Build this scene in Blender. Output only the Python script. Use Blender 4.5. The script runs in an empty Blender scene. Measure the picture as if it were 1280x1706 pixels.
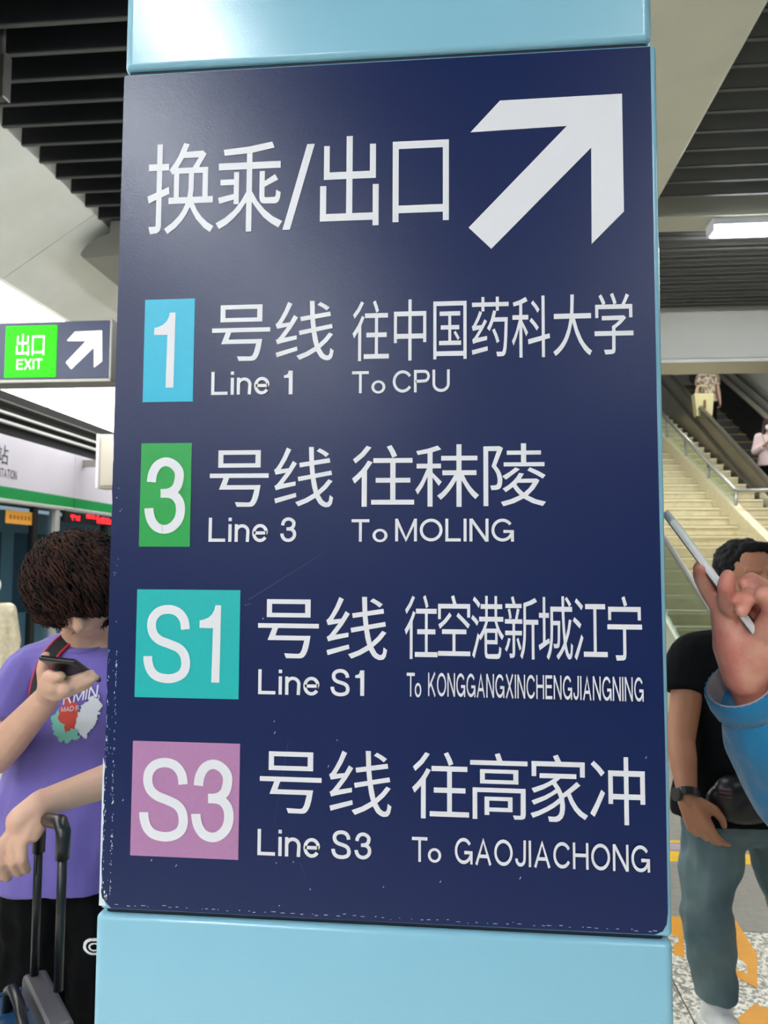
import bpy, bmesh, math, random
from mathutils import Vector, Matrix, Euler, noise
from mathutils.bvhtree import BVHTree
random.seed(4)
SC = bpy.context.scene
C = SC.collection
PI = math.pi
R = math.radians

# ------------------------------------------------------------------ camera
F = 1281.0
YAW, PITCH, ROLL = 0.09465281, 0.06421064, 0.0050728
EYE = Vector((0, 0, 1.55))
fwd = Vector((-math.sin(YAW)*math.cos(PITCH), math.cos(YAW)*math.cos(PITCH), math.sin(PITCH)))
r0 = Vector((math.cos(YAW), math.sin(YAW), 0)); u0 = r0.cross(fwd)
RT = r0*math.cos(ROLL)+u0*math.sin(ROLL); UP = -r0*math.sin(ROLL)+u0*math.cos(ROLL)
cd = bpy.data.cameras.new('camera'); cam = bpy.data.objects.new('camera', cd); C.objects.link(cam)
cam.matrix_world = Matrix(((RT.x, UP.x, -fwd.x, EYE.x), (RT.y, UP.y, -fwd.y, EYE.y), (RT.z, UP.z, -fwd.z, EYE.z), (0, 0, 0, 1)))
cd.sensor_fit = 'VERTICAL'; cd.sensor_height = 24.0; cd.lens = F/1706*24.0
cd.clip_start = 0.02
cd.dof.use_dof = True; cd.dof.focus_distance = 0.95; cd.dof.aperture_fstop = 7.0
SC.camera = cam

def at(x, y, Y):
    """a point of the place at depth Y seen along the line of sight x, y of the 1280x1706 frame"""
    d = fwd*F+RT*(x-640)-UP*(y-853)
    return EYE+d*(Y/d.y)
def atX(x, y, X):
    d = fwd*F+RT*(x-640)-UP*(y-853)
    return EYE+d*(X/d.x)
def atZ(x, y, Z):
    d = fwd*F+RT*(x-640)-UP*(y-853)
    return EYE+d*((Z-1.55)/d.z)

# ------------------------------------------------------------------ world, light, exposure
w = bpy.data.worlds.new('world'); SC.world = w; w.use_nodes = True
w.node_tree.nodes['Background'].inputs[0].default_value = (0.92, 0.96, 1.0, 1)
w.node_tree.nodes['Background'].inputs[1].default_value = 0.30
SC.view_settings.view_transform = 'Standard'; SC.view_settings.look = 'None'
SC.view_settings.gamma = 1.0; SC.view_settings.use_curve_mapping = False
SC.view_settings.exposure = 0.97
TUBE = 17.0       # brightness of the fluorescent strips
COVE = 3.0        # brightness of the luminous panels over the platform edge

# ------------------------------------------------------------------ materials
def srgb(r, g, b):
    f = lambda c: ((c/255+0.055)/1.055)**2.4 if c > 10 else c/255/12.92
    return (f(r), f(g), f(b), 1)
MATS = {}
def mat(name, col, rough=.5, metal=0, coat=0, emit=0, var=0, scale=8, col2=None, bump=0, bscale=60, spec=.5, trans=0, stretch=None, sheen=0):
    if name in MATS: return MATS[name]
    m = bpy.data.materials.new(name); m.use_nodes = True; nt = m.node_tree; b = nt.nodes['Principled BSDF']
    b.inputs['Base Color'].default_value = col; b.inputs['Roughness'].default_value = rough
    b.inputs['Metallic'].default_value = metal; b.inputs['Coat Weight'].default_value = coat
    b.inputs['Specular IOR Level'].default_value = spec
    b.inputs['Transmission Weight'].default_value = trans
    if sheen: b.inputs['Sheen Weight'].default_value = sheen
    if emit:
        b.inputs['Emission Color'].default_value = col; b.inputs['Emission Strength'].default_value = emit
    tc = nt.nodes.new('ShaderNodeTexCoord'); src = tc.outputs['Object']
    if stretch:
        mp = nt.nodes.new('ShaderNodeMapping'); mp.inputs['Scale'].default_value = stretch
        nt.links.new(src, mp.inputs[0]); src = mp.outputs[0]
    if var or col2:
        n = nt.nodes.new('ShaderNodeTexNoise'); n.inputs['Scale'].default_value = scale; n.inputs['Detail'].default_value = 5
        nt.links.new(src, n.inputs['Vector'])
        mx = nt.nodes.new('ShaderNodeMix'); mx.data_type = 'RGBA'
        c2 = col2 or tuple(c*(1-var) for c in col[:3])+(1,)
        cr = nt.nodes.new('ShaderNodeValToRGB'); cr.color_ramp.elements[0].position = .38; cr.color_ramp.elements[1].position = .62
        nt.links.new(n.outputs['Fac'], cr.inputs[0]); nt.links.new(cr.outputs[0], mx.inputs[0])
        mx.inputs[6].default_value = col; mx.inputs[7].default_value = c2
        nt.links.new(mx.outputs[2], b.inputs['Base Color'])
    if bump:
        n2 = nt.nodes.new('ShaderNodeTexNoise'); n2.inputs['Scale'].default_value = bscale; n2.inputs['Detail'].default_value = 4
        nt.links.new(src, n2.inputs['Vector'])
        bp = nt.nodes.new('ShaderNodeBump'); bp.inputs['Strength'].default_value = bump; bp.inputs['Distance'].default_value = .01
        nt.links.new(n2.outputs['Fac'], bp.inputs['Height']); nt.links.new(bp.outputs[0], b.inputs['Normal'])
    MATS[name] = m
    return m
def speckle(name, base, dark, light, scale=90, rough=.35):
    m = bpy.data.materials.new(name); m.use_nodes = True; nt = m.node_tree; b = nt.nodes['Principled BSDF']
    tc = nt.nodes.new('ShaderNodeTexCoord'); v = nt.nodes.new('ShaderNodeTexVoronoi'); v.inputs['Scale'].default_value = scale
    n = nt.nodes.new('ShaderNodeTexNoise'); n.inputs['Scale'].default_value = scale*1.3; n.inputs['Detail'].default_value = 6
    cr = nt.nodes.new('ShaderNodeValToRGB'); e = cr.color_ramp.elements
    e[0].position = .36; e[0].color = dark; e[1].position = .62; e[1].color = light
    k = e.new(.48); k.color = base
    geo = nt.nodes.new('ShaderNodeNewGeometry')
    nt.links.new(geo.outputs['Position'], v.inputs['Vector']); nt.links.new(geo.outputs['Position'], n.inputs['Vector'])
    mx = nt.nodes.new('ShaderNodeMix'); mx.data_type = 'FLOAT'; mx.inputs[0].default_value = .45
    sp = nt.nodes.new('ShaderNodeSeparateColor'); nt.links.new(v.outputs['Color'], sp.inputs[0])
    nt.links.new(n.outputs['Fac'], mx.inputs[2]); nt.links.new(sp.outputs[0], mx.inputs[3])
    nt.links.new(mx.outputs[0], cr.inputs[0]); nt.links.new(cr.outputs[0], b.inputs['Base Color'])
    b.inputs['Roughness'].default_value = rough
    return m
def glassmat(name, tint=(.8, .9, .88, 1), alpha=.3, rough=.05):
    m = bpy.data.materials.new(name); m.use_nodes = True; nt = m.node_tree
    nt.nodes.remove(nt.nodes['Principled BSDF']); o = nt.nodes['Material Output']
    t = nt.nodes.new('ShaderNodeBsdfTransparent'); t.inputs[0].default_value = tint
    g = nt.nodes.new('ShaderNodeBsdfGlossy'); g.inputs['Roughness'].default_value = rough; g.inputs[0].default_value = (.9, .95, .95, 1)
    fr = nt.nodes.new('ShaderNodeLayerWeight'); fr.inputs[0].default_value = .5
    pw = nt.nodes.new('ShaderNodeMath'); pw.operation = 'POWER'; pw.inputs[1].default_value = 5.0; nt.links.new(fr.outputs['Facing'], pw.inputs[0])
    ad = nt.nodes.new('ShaderNodeMath'); ad.operation = 'ADD'; ad.inputs[1].default_value = alpha; nt.links.new(pw.outputs[0], ad.inputs[0])
    s = nt.nodes.new('ShaderNodeMixShader'); nt.links.new(ad.outputs[0], s.inputs[0]); nt.links.new(t.outputs[0], s.inputs[1]); nt.links.new(g.outputs[0], s.inputs[2])
    nt.links.new(s.outputs[0], o.inputs[0])
    return m

M_BLUE = mat('powder_blue_paint', srgb(131, 183, 204), .2, bump=.03, bscale=500, spec=.5)
M_NAVY = mat('navy_vinyl', srgb(8, 28, 76), .3, bump=.03, bscale=400, spec=.36)
M_WHITE = mat('white_vinyl', srgb(211, 212, 218), .4)
M_CHIP = mat('bare_white_chip', srgb(205, 215, 225), .6)
M_SEAM = mat('dark_seam', srgb(20, 30, 48), .7)
M_STEEL = mat('brushed_steel', srgb(150, 148, 142), .38, metal=.85, bump=.02)
M_DKSTEEL = mat('dark_steel', srgb(60, 58, 56), .45, metal=.5)
M_BLACK = mat('black_plastic', srgb(16, 17, 19), .35)
M_SLAT = mat('dark_baffle', srgb(30, 31, 34), .45)
M_SLATEDGE = mat('baffle_edge', srgb(72, 72, 72), .5)
M_VOID = mat('plenum_black', srgb(10, 10, 12), .9)
M_PANEL = mat('cream_ceiling_panel', srgb(244, 244, 238), .3, var=.06, scale=3)
M_BEAMG = mat('grey_beam_paint', srgb(214, 213, 206), .5, var=.05, scale=2)
M_LUM = mat('luminous_panel', (1.0, .995, .97, 1), .5, emit=COVE)
M_SPINE = mat('spine_panel', srgb(214, 213, 196), .4, var=.06, scale=3)
M_SLATR = mat('lit_baffle', srgb(124, 125, 124), .33)  # lit copy of the baffle material, strip light painted into its colour
M_TUBE2 = mat('bright_fluorescent_diffuser', (.93, .975, 1.0, 1), .5, emit=TUBE*2.1)
M_TUBE = mat('fluorescent_diffuser', (.93, .975, 1.0, 1), .5, emit=TUBE)

# ------------------------------------------------------------------ helpers
def tag(o, label=None, cat=None, group=None, kind=None):
    if label: o['label'] = label
    if cat: o['category'] = cat
    if group: o['group'] = group
    if kind: o['kind'] = kind
    return o
def empty(name, loc, label, cat, group=None, rot=None):
    o = bpy.data.objects.new(name, None); C.objects.link(o); o.location = loc; o.empty_display_size = .05
    if rot: o.rotation_euler = rot
    return tag(o, label, cat, group)
def obj(name, me, m=None, parent=None, smooth=False):
    if isinstance(me, bmesh.types.BMesh):
        bm = me; me = bpy.data.meshes.new(name); bm.to_mesh(me); bm.free()
    if m and not me.materials:
        for q in (m if isinstance(m, (list, tuple)) else [m]): me.materials.append(q)
    if smooth:
        for p in me.polygons: p.use_smooth = True
    o = bpy.data.objects.new(name, me); C.objects.link(o)
    if parent is not None:
        # geometry is given in place coordinates: bring it into the parent's frame
        o.parent = parent
        mw = Matrix.Identity(4); q = parent
        while q is not None:
            mw = Matrix.LocRotScale(q.location, q.rotation_euler, q.scale) @ mw; q = q.parent
        o.matrix_local = mw.inverted()
        if not any(abs(a) > 1e-9 for a in list(parent.rotation_euler)) :
            me.transform(mw.inverted()); o.matrix_local = Matrix.Identity(4)
    return o
def dup(root, loc, label=None, group=None):
    r = root.copy(); C.objects.link(r); r.location = loc
    if label: r['label'] = label
    if group: r['group'] = group
    for ch in list(root.children):
        c = ch.copy(); C.objects.link(c); c.parent = r
        for g in ch.children:
            d = g.copy(); C.objects.link(d); d.parent = c
    return r
def box(bm, x0, x1, y0, y1, z0, z1, bev=0, M=None, segs=2):
    v = [bm.verts.new((x, y, z)) for x in (x0, x1) for y in (y0, y1) for z in (z0, z1)]
    fs = [bm.faces.new([v[i] for i in q]) for q in ((0, 1, 3, 2), (4, 6, 7, 5), (0, 4, 5, 1), (2, 3, 7, 6), (0, 2, 6, 4), (1, 5, 7, 3))]
    if M is not None: bmesh.ops.transform(bm, matrix=M, verts=v)
    if bev:
        es = list({e for f_ in fs for e in f_.edges})
        bmesh.ops.bevel(bm, geom=es, offset=bev, segments=segs, affect='EDGES', profile=.5)
    return bm
def B(x0, x1, y0, y1, z0, z1, bev=0, M=None):
    return box(bmesh.new(), x0, x1, y0, y1, z0, z1, bev, M)
def tube(bm, pts, r, n=10, caps=True):
    pts = [Vector(p) for p in pts]; rings = []
    rr = r if isinstance(r, (list, tuple)) else [r]*len(pts)
    prev = None
    for i, p in enumerate(pts):
        a = pts[max(i-1, 0)]; b = pts[min(i+1, len(pts)-1)]; t = (b-a).normalized()
        if prev is None:
            s = t.orthogonal().normalized()
        else:
            s = (prev-t*prev.dot(t)).normalized()
        prev = s; q = t.cross(s)
        rings.append([bm.verts.new(p+(s*math.cos(2*PI*k/n)+q*math.sin(2*PI*k/n))*rr[i]) for k in range(n)])
    for a, b in zip(rings, rings[1:]):
        for k in range(n):
            f_ = bm.faces.new((a[k], a[(k+1) % n], b[(k+1) % n], b[k])); f_.smooth = True
    if caps:
        bm.faces.new(rings[0][::-1]); bm.faces.new(rings[-1])
    return bm
def prism(bm, pts, vec):
    """closed polygon (3-D points) extruded by vec"""
    a = [bm.verts.new(p) for p in pts]; b = [bm.verts.new(Vector(p)+Vector(vec)) for p in pts]
    bm.faces.new(a); bm.faces.new(b[::-1])
    n = len(a)
    for i in range(n): bm.faces.new((a[i], b[i], b[(i+1) % n], a[(i+1) % n]))
    bmesh.ops.recalc_face_normals(bm, faces=bm.faces[:])
    return bm
def bez_pts(pts, k=6, closed=False):
    """Catmull-Rom through pts"""
    n = len(pts); out = []
    rng = range(n if closed else n-1)
    for i in rng:
        p = [pts[(i+j-1) % n] if closed else pts[min(max(i+j-1, 0), n-1)] for j in range(4)]
        for s in range(k):
            t = s/k
            out.append(tuple(.5*((2*p[1][c])+(-p[0][c]+p[2][c])*t+(2*p[0][c]-5*p[1][c]+4*p[2][c]-p[3][c])*t*t+(-p[0][c]+3*p[1][c]-3*p[2][c]+p[3][c])*t**3) for c in range(len(pts[0]))))
    if not closed: out.append(tuple(pts[-1]))
    return out

# ------------------------------------------------------------------ lettering: Han outlines and a stroke-built grotesque
HAN = {}
HAN_SRC = """
换 44,322 44,251 4,251 4,227 44,227 44,149 0,136 7,110 44,123 44,30 39,27 9,27 17,1 52,4 66,13 70,27 70,131 108,143 104,168 70,157 70,227 103,227 103,251 70,251 70,322;175,269 248,269 219,234 147,234;104,129 104,106 188,106 175,84 154,61 124,39 85,18 102,0 142,21 172,45 194,69 209,93 240,50 279,17 309,1 326,22 296,36 269,55 245,79 228,106 320,106 320,129 295,129 295,234 250,234 286,281 268,293 188,291 202,318 175,323 148,275 129,251 105,228 123,210 129,215 129,129;154,129 154,213 201,213 201,159 196,129;269,129 222,129 226,159 226,213 269,213
乘 272,320 162,306 33,298 39,276 149,281 149,249 11,249 11,224 149,224 149,143 122,108 87,77 45,52 0,34 17,12 55,28 90,50 122,76 149,106 149,0 176,0 176,107 204,77 235,49 271,27 308,10 326,33 280,51 239,77 204,108 176,144 176,224 315,224 315,249 176,249 176,283 284,298;10,125 16,103 87,117 87,100 112,100 112,215 87,215 87,190 20,190 20,169 87,169 87,137;288,202 238,179 238,215 213,215 213,121 217,108 224,101 237,98 287,97 300,99 308,105 314,117 317,137 295,146 293,128 289,121 246,120 240,121 238,124 238,158 304,182
出 0,146 0,20 249,20 249,0 277,0 277,146 249,146 249,46 153,46 153,168 263,168 263,290 235,290 235,194 153,194 153,321 124,321 124,194 44,194 44,289 17,289 17,168 124,168 124,46 29,46 29,146
口 0,276 0,0 28,0 28,30 235,30 235,1 263,1 263,276;28,56 28,250 235,250 235,56
号 69,282 236,282 236,235 69,235;43,306 43,212 263,212 263,306;0,180 0,156 72,156 49,93 233,93 222,46 214,29 207,24 199,23 133,25 143,0 211,0 223,2 232,8 241,20 249,39 256,66 264,117 88,117 101,156 305,156 305,180
线 3,46 9,21 123,55 120,77;230,300 258,285 281,268 297,285 274,300 246,315;9,175 65,185 22,129 12,119 3,115 11,91 35,98 118,116 118,138 49,126 88,177 124,234 102,248 80,209 36,204 66,254 92,309 68,320 49,274 29,236 12,210 0,200;295,149 270,118 239,89 225,156 314,172 310,195 222,179 217,225 304,238 300,262 216,249 214,322 188,322 191,245 136,237 140,213 192,221 197,174 129,162 133,138 200,151 207,109 217,74 170,47 117,27 134,5 182,25 226,50 244,20 259,8 275,1 284,0 299,2 305,6 314,18 321,51 302,65 299,39 295,30 290,26 281,26 266,36 248,66 286,100 317,139
往 76,321 45,283 4,249 18,228 64,266 101,312;181,315 198,285 210,257 235,267 223,294 205,324;83,243 66,216 46,191 23,168 0,148 14,122 51,158 51,0 78,0 78,190 107,234;111,255 111,230 200,230 200,151 124,151 124,126 200,126 200,36 101,36 101,11 324,11 324,36 227,36 227,126 304,126 304,151 227,151 227,230 315,230 315,255
中 126,322 126,259 0,259 0,93 26,93 26,115 126,115 126,0 154,0 154,115 255,115 255,95 282,95 282,259 154,259 154,322;26,141 26,234 126,234 126,141;255,141 154,141 154,234 255,234
国 177,140 212,100 230,111 194,149;50,97 50,74 242,74 242,97 156,97 156,156 226,156 226,179 156,179 156,229 235,229 235,252 55,252 55,229 131,229 131,179 65,179 65,156 131,156 131,97;0,306 0,0 27,0 27,17 262,17 262,0 290,0 290,306;27,42 27,282 262,282 262,42
药 170,141 193,105 208,71 231,80 215,114 191,149;0,35 4,11 133,32 132,55;180,247 158,194 143,171 127,151 149,136 166,158 181,185 275,185 270,91 265,54 260,34 256,27 250,24 204,25 212,0 246,0 266,2 277,10 283,19 290,43 297,116 301,208 193,208 205,242;2,290 2,267 81,267 81,242 106,242 106,267 202,267 202,244 227,244 227,267 309,267 309,290 227,290 227,319 202,319 202,290 106,290 106,319 81,319 81,290;10,69 36,75 127,88 128,110 49,101 89,142 128,189 106,200 83,169 37,166 63,198 87,235 64,245 45,212 26,186 11,168 0,162 8,138 64,146 22,103 3,92
科 166,282 198,257 222,232 240,249 215,273 183,297;152,190 187,165 214,139 232,156 204,181 169,206;120,316 69,300 9,288 16,268 64,275 64,222 5,222 5,198 61,198 34,137 17,109 0,87 13,63 40,104 64,155 64,0 90,0 90,163 123,110 139,131 90,191 90,198 142,198 142,222 90,222 90,281 136,295;138,94 142,68 257,87 257,0 283,0 283,92 328,99 324,123 283,117 283,321 257,321 257,112
大 146,321 145,261 141,221 7,221 7,194 137,194 122,144 96,97 78,75 56,55 30,37 0,21 20,0 50,16 76,34 97,54 116,76 131,99 143,124 160,174 184,117 215,69 254,29 276,13 301,0 320,24 296,36 274,52 253,70 235,91 205,139 182,194 315,194 315,221 169,221 175,321
学 140,148 140,123 0,123 0,98 140,98 139,27 131,25 73,25 85,0 138,2 154,6 161,10 166,26 167,98 310,98 310,123 167,123 167,137 214,162 254,191 236,204 59,203 59,180 201,180 172,162;127,316 143,289 154,263 77,263 90,270 76,293 56,318 35,308 65,263 7,263 7,193 32,193 32,239 278,239 278,193 304,193 304,263 246,263 280,310 254,319 238,291 218,263 161,263 179,270 171,289 155,318 151,324
秣 141,188 141,163 202,163 184,132 163,102 139,76 114,57 133,36 155,56 176,80 196,107 214,137 214,0 240,0 240,137 273,82 292,58 311,39 330,60 308,79 286,104 267,133 252,163 317,163 317,188 240,188 240,239 322,239 322,263 240,263 240,323 214,323 214,263 135,263 135,239 214,239 214,188;116,317 66,301 5,289 13,269 64,277 64,223 7,223 7,199 61,199 34,138 17,110 0,88 13,64 40,105 64,156 64,1 90,1 90,152 122,108 138,129 90,177 90,199 134,199 134,223 90,223 90,283 135,297
陵 220,183 262,162 297,141 311,159 275,180 233,199;161,199 130,175 94,154 112,136 120,141 183,189;0,308 0,1 24,1 24,284 68,284 41,205 56,185 66,166 71,141 71,122 68,113 62,108 34,106 40,83 66,84 78,88 85,93 90,101 94,118 95,140 89,167 80,186 64,208 99,299 82,309;102,225 102,204 306,204 306,225 215,225 215,264 289,264 289,285 215,285 215,322 189,322 189,285 118,285 118,264 189,264 189,225;172,120 247,120 227,92 202,69 181,89 168,107 165,113;259,141 187,140 203,166 179,171 166,149 148,128 125,108 96,90 112,72 148,98 163,76 182,56 137,36 87,22 100,0 153,16 201,40 245,16 296,1 312,23 263,35 222,55 255,89 275,121 280,133 264,142
空 170,204 228,172 277,141 295,161 187,222;107,223 60,188 33,173 3,161 18,138 77,170 126,206;0,24 0,0 298,0 298,24 161,24 161,112 262,112 262,136 37,136 37,112 134,112 134,24;121,305 139,267 0,267 0,188 26,188 26,243 270,243 270,197 297,197 297,267 171,267 149,312
港 18,297 51,278 78,257 93,279 66,298 33,316;0,203 34,185 60,166 76,187 48,206 15,222;161,132 243,132 243,95 161,95;238,319 238,277 169,277 169,319 144,319 144,277 97,277 97,253 144,253 144,213 82,213 82,189 145,189 118,149 84,118 67,130 38,69 10,18 33,2 84,106 94,93 116,110 136,132 137,28 142,13 146,8 153,4 172,1 263,0 283,3 295,11 303,28 306,54 284,63 280,36 272,25 173,24 165,26 161,34 161,74 267,74 267,140 289,115 313,96 331,117 312,130 293,147 277,167 264,189 326,189 326,213 264,213 264,253 316,253 316,277 264,277 264,319;161,153 151,153 171,189 238,189 258,153;169,253 238,253 238,213 169,213
新 112,101 141,44 159,55 130,110;33,108 20,77 0,50 19,37 39,67 55,103;180,287 179,148 177,110 170,71 165,52 147,17 167,1 187,39 193,60 201,104 204,177 257,177 257,0 283,0 283,177 321,177 321,202 204,202 204,269 260,280 311,295 289,314 240,299;61,316 76,283 7,283 7,261 162,261 162,283 104,283 85,322;118,260 99,204 2,204 2,181 74,181 74,145 4,145 4,122 74,122 74,30 70,28 43,28 50,5 81,7 90,11 96,18 98,32 98,122 164,122 164,145 98,145 98,181 168,181 168,204 123,204 143,254;30,254 39,228 44,204 67,210 61,234 51,259
城 0,74 9,48 105,86 100,110 66,98 66,213 100,213 100,238 66,238 66,319 42,319 42,238 5,238 5,213 42,213 42,89;289,206 276,160 257,118 250,176 246,245 320,245 320,270 294,270 312,282 293,301 269,321 252,309 274,290 292,270 245,270 245,323 220,323 221,270 114,270 114,143 111,105 103,68 96,50 76,16 95,0 108,17 118,36 126,57 135,99 139,176 183,176 181,108 179,87 171,81 141,82 147,60 182,60 191,64 197,69 201,80 203,102 206,198 139,198 139,245 221,245 227,159 238,87 207,50 168,21 187,2 219,28 246,57 260,26 278,8 284,5 299,5 311,12 319,29 326,74 306,87 302,43 299,33 294,30 286,33 278,44 264,83 293,137 313,202
江 19,294 53,273 81,252 97,273 34,313;0,198 64,160 79,181 49,200 14,217;12,17 33,0 50,26 97,113 78,130 44,69;99,44 99,18 321,18 321,44 220,44 220,258 302,258 302,284 116,284 116,258 192,258 192,44
宁 8,269 8,202 34,202 34,244 264,244 264,202 291,202 291,269;126,315 147,270 174,278 152,322;0,181 0,156 135,156 135,31 132,28 123,27 68,27 78,0 140,2 153,8 158,14 162,34 162,156 300,156 300,181
高 79,224 231,224 231,192 79,192;53,243 53,173 258,173 258,243;133,317 144,286 0,286 0,263 307,263 307,286 173,286 159,323;13,153 13,0 38,0 38,131 270,131 269,25 265,22 228,23 236,3 275,4 287,7 293,13 296,28 296,153;77,110 77,21 102,21 102,38 226,38 226,110;102,91 202,91 202,58 102,58
家 127,316 140,290 8,290 8,217 34,217 34,266 275,266 275,217 302,217 302,290 172,290 154,324;256,195 220,166 179,137 164,165 143,191 167,209 255,209 255,232 52,232 52,209 132,209 105,193 73,179 7,158 21,137 73,155 123,179 140,158 113,141 78,124 6,99 20,79 88,106 150,140 160,116 128,92 88,70 44,51 0,38 14,16 53,30 93,48 131,68 165,91 163,53 158,39 151,31 135,24 97,25 104,0 144,0 161,6 177,19 187,39 191,67 191,82 186,116 203,126 220,90 242,58 268,33 300,14 317,35 286,52 260,76 239,105 223,139 277,178
冲 6,284 39,255 65,227 85,246 58,274 24,301;0,50 24,34 40,60 86,148 65,164 32,102;194,230 194,146 131,146 131,230;220,230 286,230 286,146 220,146;194,322 194,257 105,257 105,98 131,98 131,120 194,120 194,0 220,0 220,120 286,120 286,99 313,99 313,257 220,257 220,322
站 4,256 4,232 141,232 141,256;18,212 29,147 35,86 57,90 51,151 39,216;45,313 69,260 93,268 83,293 68,320;100,220 90,147 76,78 0,61 7,35 139,69 137,93 99,84 124,215;148,155 148,0 173,0 173,17 279,17 279,2 305,2 305,155 231,155 231,224 320,224 320,250 231,250 231,322 204,322 204,155;173,42 173,130 279,130 279,42
"""
for _l in HAN_SRC.strip().splitlines():
    HAN[_l[0]] = [[tuple(map(int, p.split(","))) for p in q.split()] for q in _l[2:].split(";")]

def arc(cx, cy, rx, ry, a0, a1, n=14):
    return [(cx+rx*math.cos(R(a0+(a1-a0)*i/n)), cy+ry*math.sin(R(a0+(a1-a0)*i/n))) for i in range(n+1)]
T_ = .134; h = T_/2
def glyph(ch):
    """(width, strokes [(points, closed)], fills [points]) with cap height 1"""
    o = h
    if ch == 'T': return .82, [([(0, 1-o), (.82, 1-o)], 0), ([(.41, 0), (.41, 1-o)], 0)], []
    if ch == 'I': return T_, [([(o, 0), (o, 1)], 0)], []
    if ch == 'L': return .7, [([(o, 1), (o, o), (.7, o)], 0)], []
    if ch == 'i': return T_, [([(o, 0), (o, .73)], 0), ([(o, .86), (o, 1)], 0)], []
    if ch == 'n': return .6, [([(o, 0), (o, .73)], 0), ([(o, .4)]+arc(.31, .42, .31-o, .31-o, 170, 0)+[(.6-o, 0)], 0)], []
    if ch == 'e': return .66, [([(o, .37), (.66-o, .37)]+arc(.33, .365, .33-o, .375-o, 0, 325, 24), 0)], []
    if ch == 'o': return .68, [(arc(.34, .365, .34-o, .375-o, 0, 352, 28), 1)], []
    if ch == 'O': return 1.04, [(arc(.52, .5, .52-o, .5-o, 0, 352, 36), 1)], []
    if ch == 'C': return .94, [(arc(.5, .5, .5-o, .5-o, 32, 328, 28), 0)], []
    if ch == 'G': return 1.0, [(arc(.5, .5, .5-o, .5-o, 35, 335, 28)+[(1-o, .44), (.54, .44)], 0), ([(1-o+.01, .46), (1-o+.01, 0)], 0)], []
    if ch == 'P': return .8, [([(o, 0), (o, 1-o), (.52, 1-o)]+arc(.52, .72, .28-o, .28-o, 90, -90)+[(o, .44+o-.02)], 0)], []
    if ch == 'U': return .86, [([(o, 1), (o, .4)]+arc(.43, .37, .43-o, .37-o, 180, 360)+[(.86-o, 1)], 0)], []
    if ch == 'J': return .6, [([(o, .3)]+arc(.29, .27, .29-o, .27-o, 180, 360)+[(.6-o, 1)], 0)], []
    if ch == 'M': return 1.0, [([(o, 0), (o, 1)], 0), ([(1-o, 0), (1-o, 1)], 0), ([(o, .96), (.5, .07), (1-o, .96)], 0)], []
    if ch == 'N': return .86, [([(o, 0), (o, 1)], 0), ([(.86-o, 0), (.86-o, 1)], 0), ([(o+.01, .98), (.86-o-.01, .02)], 0)], []
    if ch == 'K': return .86, [([(o, 0), (o, 1)], 0), ([(o, .34), (.78, 1)], 0), ([(.3, .56), (.8, 0)], 0)], []
    if ch == 'A': return .94, [([(o*1.1, 0), (.47, .93), (.94-o*1.1, 0)], 0), ([(.22, .33), (.72, .33)], 0)], []
    if ch == 'X': return .88, [([(.07, 0), (.8, 1)], 0), ([(.81, 0), (.08, 1)], 0)], []
    if ch == 'H': return .86, [([(o, 0), (o, 1)], 0), ([(.86-o, 0), (.86-o, 1)], 0), ([(o, .53), (.86-o, .53)], 0)], []
    if ch == 'E': return .76, [([(.76, 1-o), (o, 1-o), (o, o), (.76, o)], 0), ([(o, .53), (.7, .53)], 0)], []
    if ch == 'D': return .86, [([(o, o), (o, 1-o), (.42, 1-o)]+arc(.42, .5, .44-o, .5-o, 90, -90, 18)+[(o, o)], 0)], []
    if ch == 'R': return .84, [([(o, 0), (o, 1-o), (.52, 1-o)]+arc(.52, .74, .28-o, .26-o, 90, -90)+[(o, .48)], 0), ([(.5, .46), (.76, 0)], 0)], []
    if ch == '/': return .42, [], [[(.32, 1), (.42, 1), (.1, 0), (0, 0)]]
    if ch == 'F': return .72, [([(.72, 1-o), (o, 1-o), (o, 0)], 0), ([(o, .52), (.66, .52)], 0)], []
    if ch == '1': return .3, [], [[(.16, 1), (.3, 1), (.3, 0), (.17, 0), (.17, .7), (0, .7), (0, .8), (.09, .83), (.14, .89)]]
    if ch == '#1': return .27, [], [[(.198, 1), (.27, 1), (.265, 0), (.163, 0), (.172, .702), (0, .704), (0, .8), (.05, .812), (.11, .838), (.158, .885), (.185, .94)]]
    if ch in ('S', '#S'):
        p = [(577, 455), (560, 362), (500, 288), (410, 262), (315, 285), (258, 350), (247, 432), (272, 510), (335, 565), (430, 600), (520, 640), (572, 705), (586, 800), (560, 875), (495, 918), (410, 932), (312, 912), (250, 855), (222, 775), (217, 718)]
        q = [((x-180)/754, 1-(y-218)/754) for x, y in bez_pts(p, 4)]
        if ch == 'S': return .7, [([(x*1.19, y) for x, y in q], 0)], []
        return .586, [(q, 0)], []
    if ch in ('3', '#3'):
        a = [(727, 495), (740, 405), (785, 325), (865, 291), (945, 325), (995, 400), (990, 500), (960, 565), (900, 602), (820, 610)]
        b = [(820, 610), (905, 612), (965, 640), (1007, 705), (1015, 800), (990, 885), (930, 948), (860, 968), (785, 942), (735, 875), (714, 800), (710, 757)]
        qa = [((x-673)/774, 1-(y-242)/774) for x, y in bez_pts(a, 4)]; qb = [((x-673)/774, 1-(y-242)/774) for x, y in bez_pts(b, 4)]
        s = 1.3 if ch == '3' else 1
        return .494*s, [([(x*s, y) for x, y in qa], 0), ([(x*s, y) for x, y in qb], 0)], []
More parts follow.
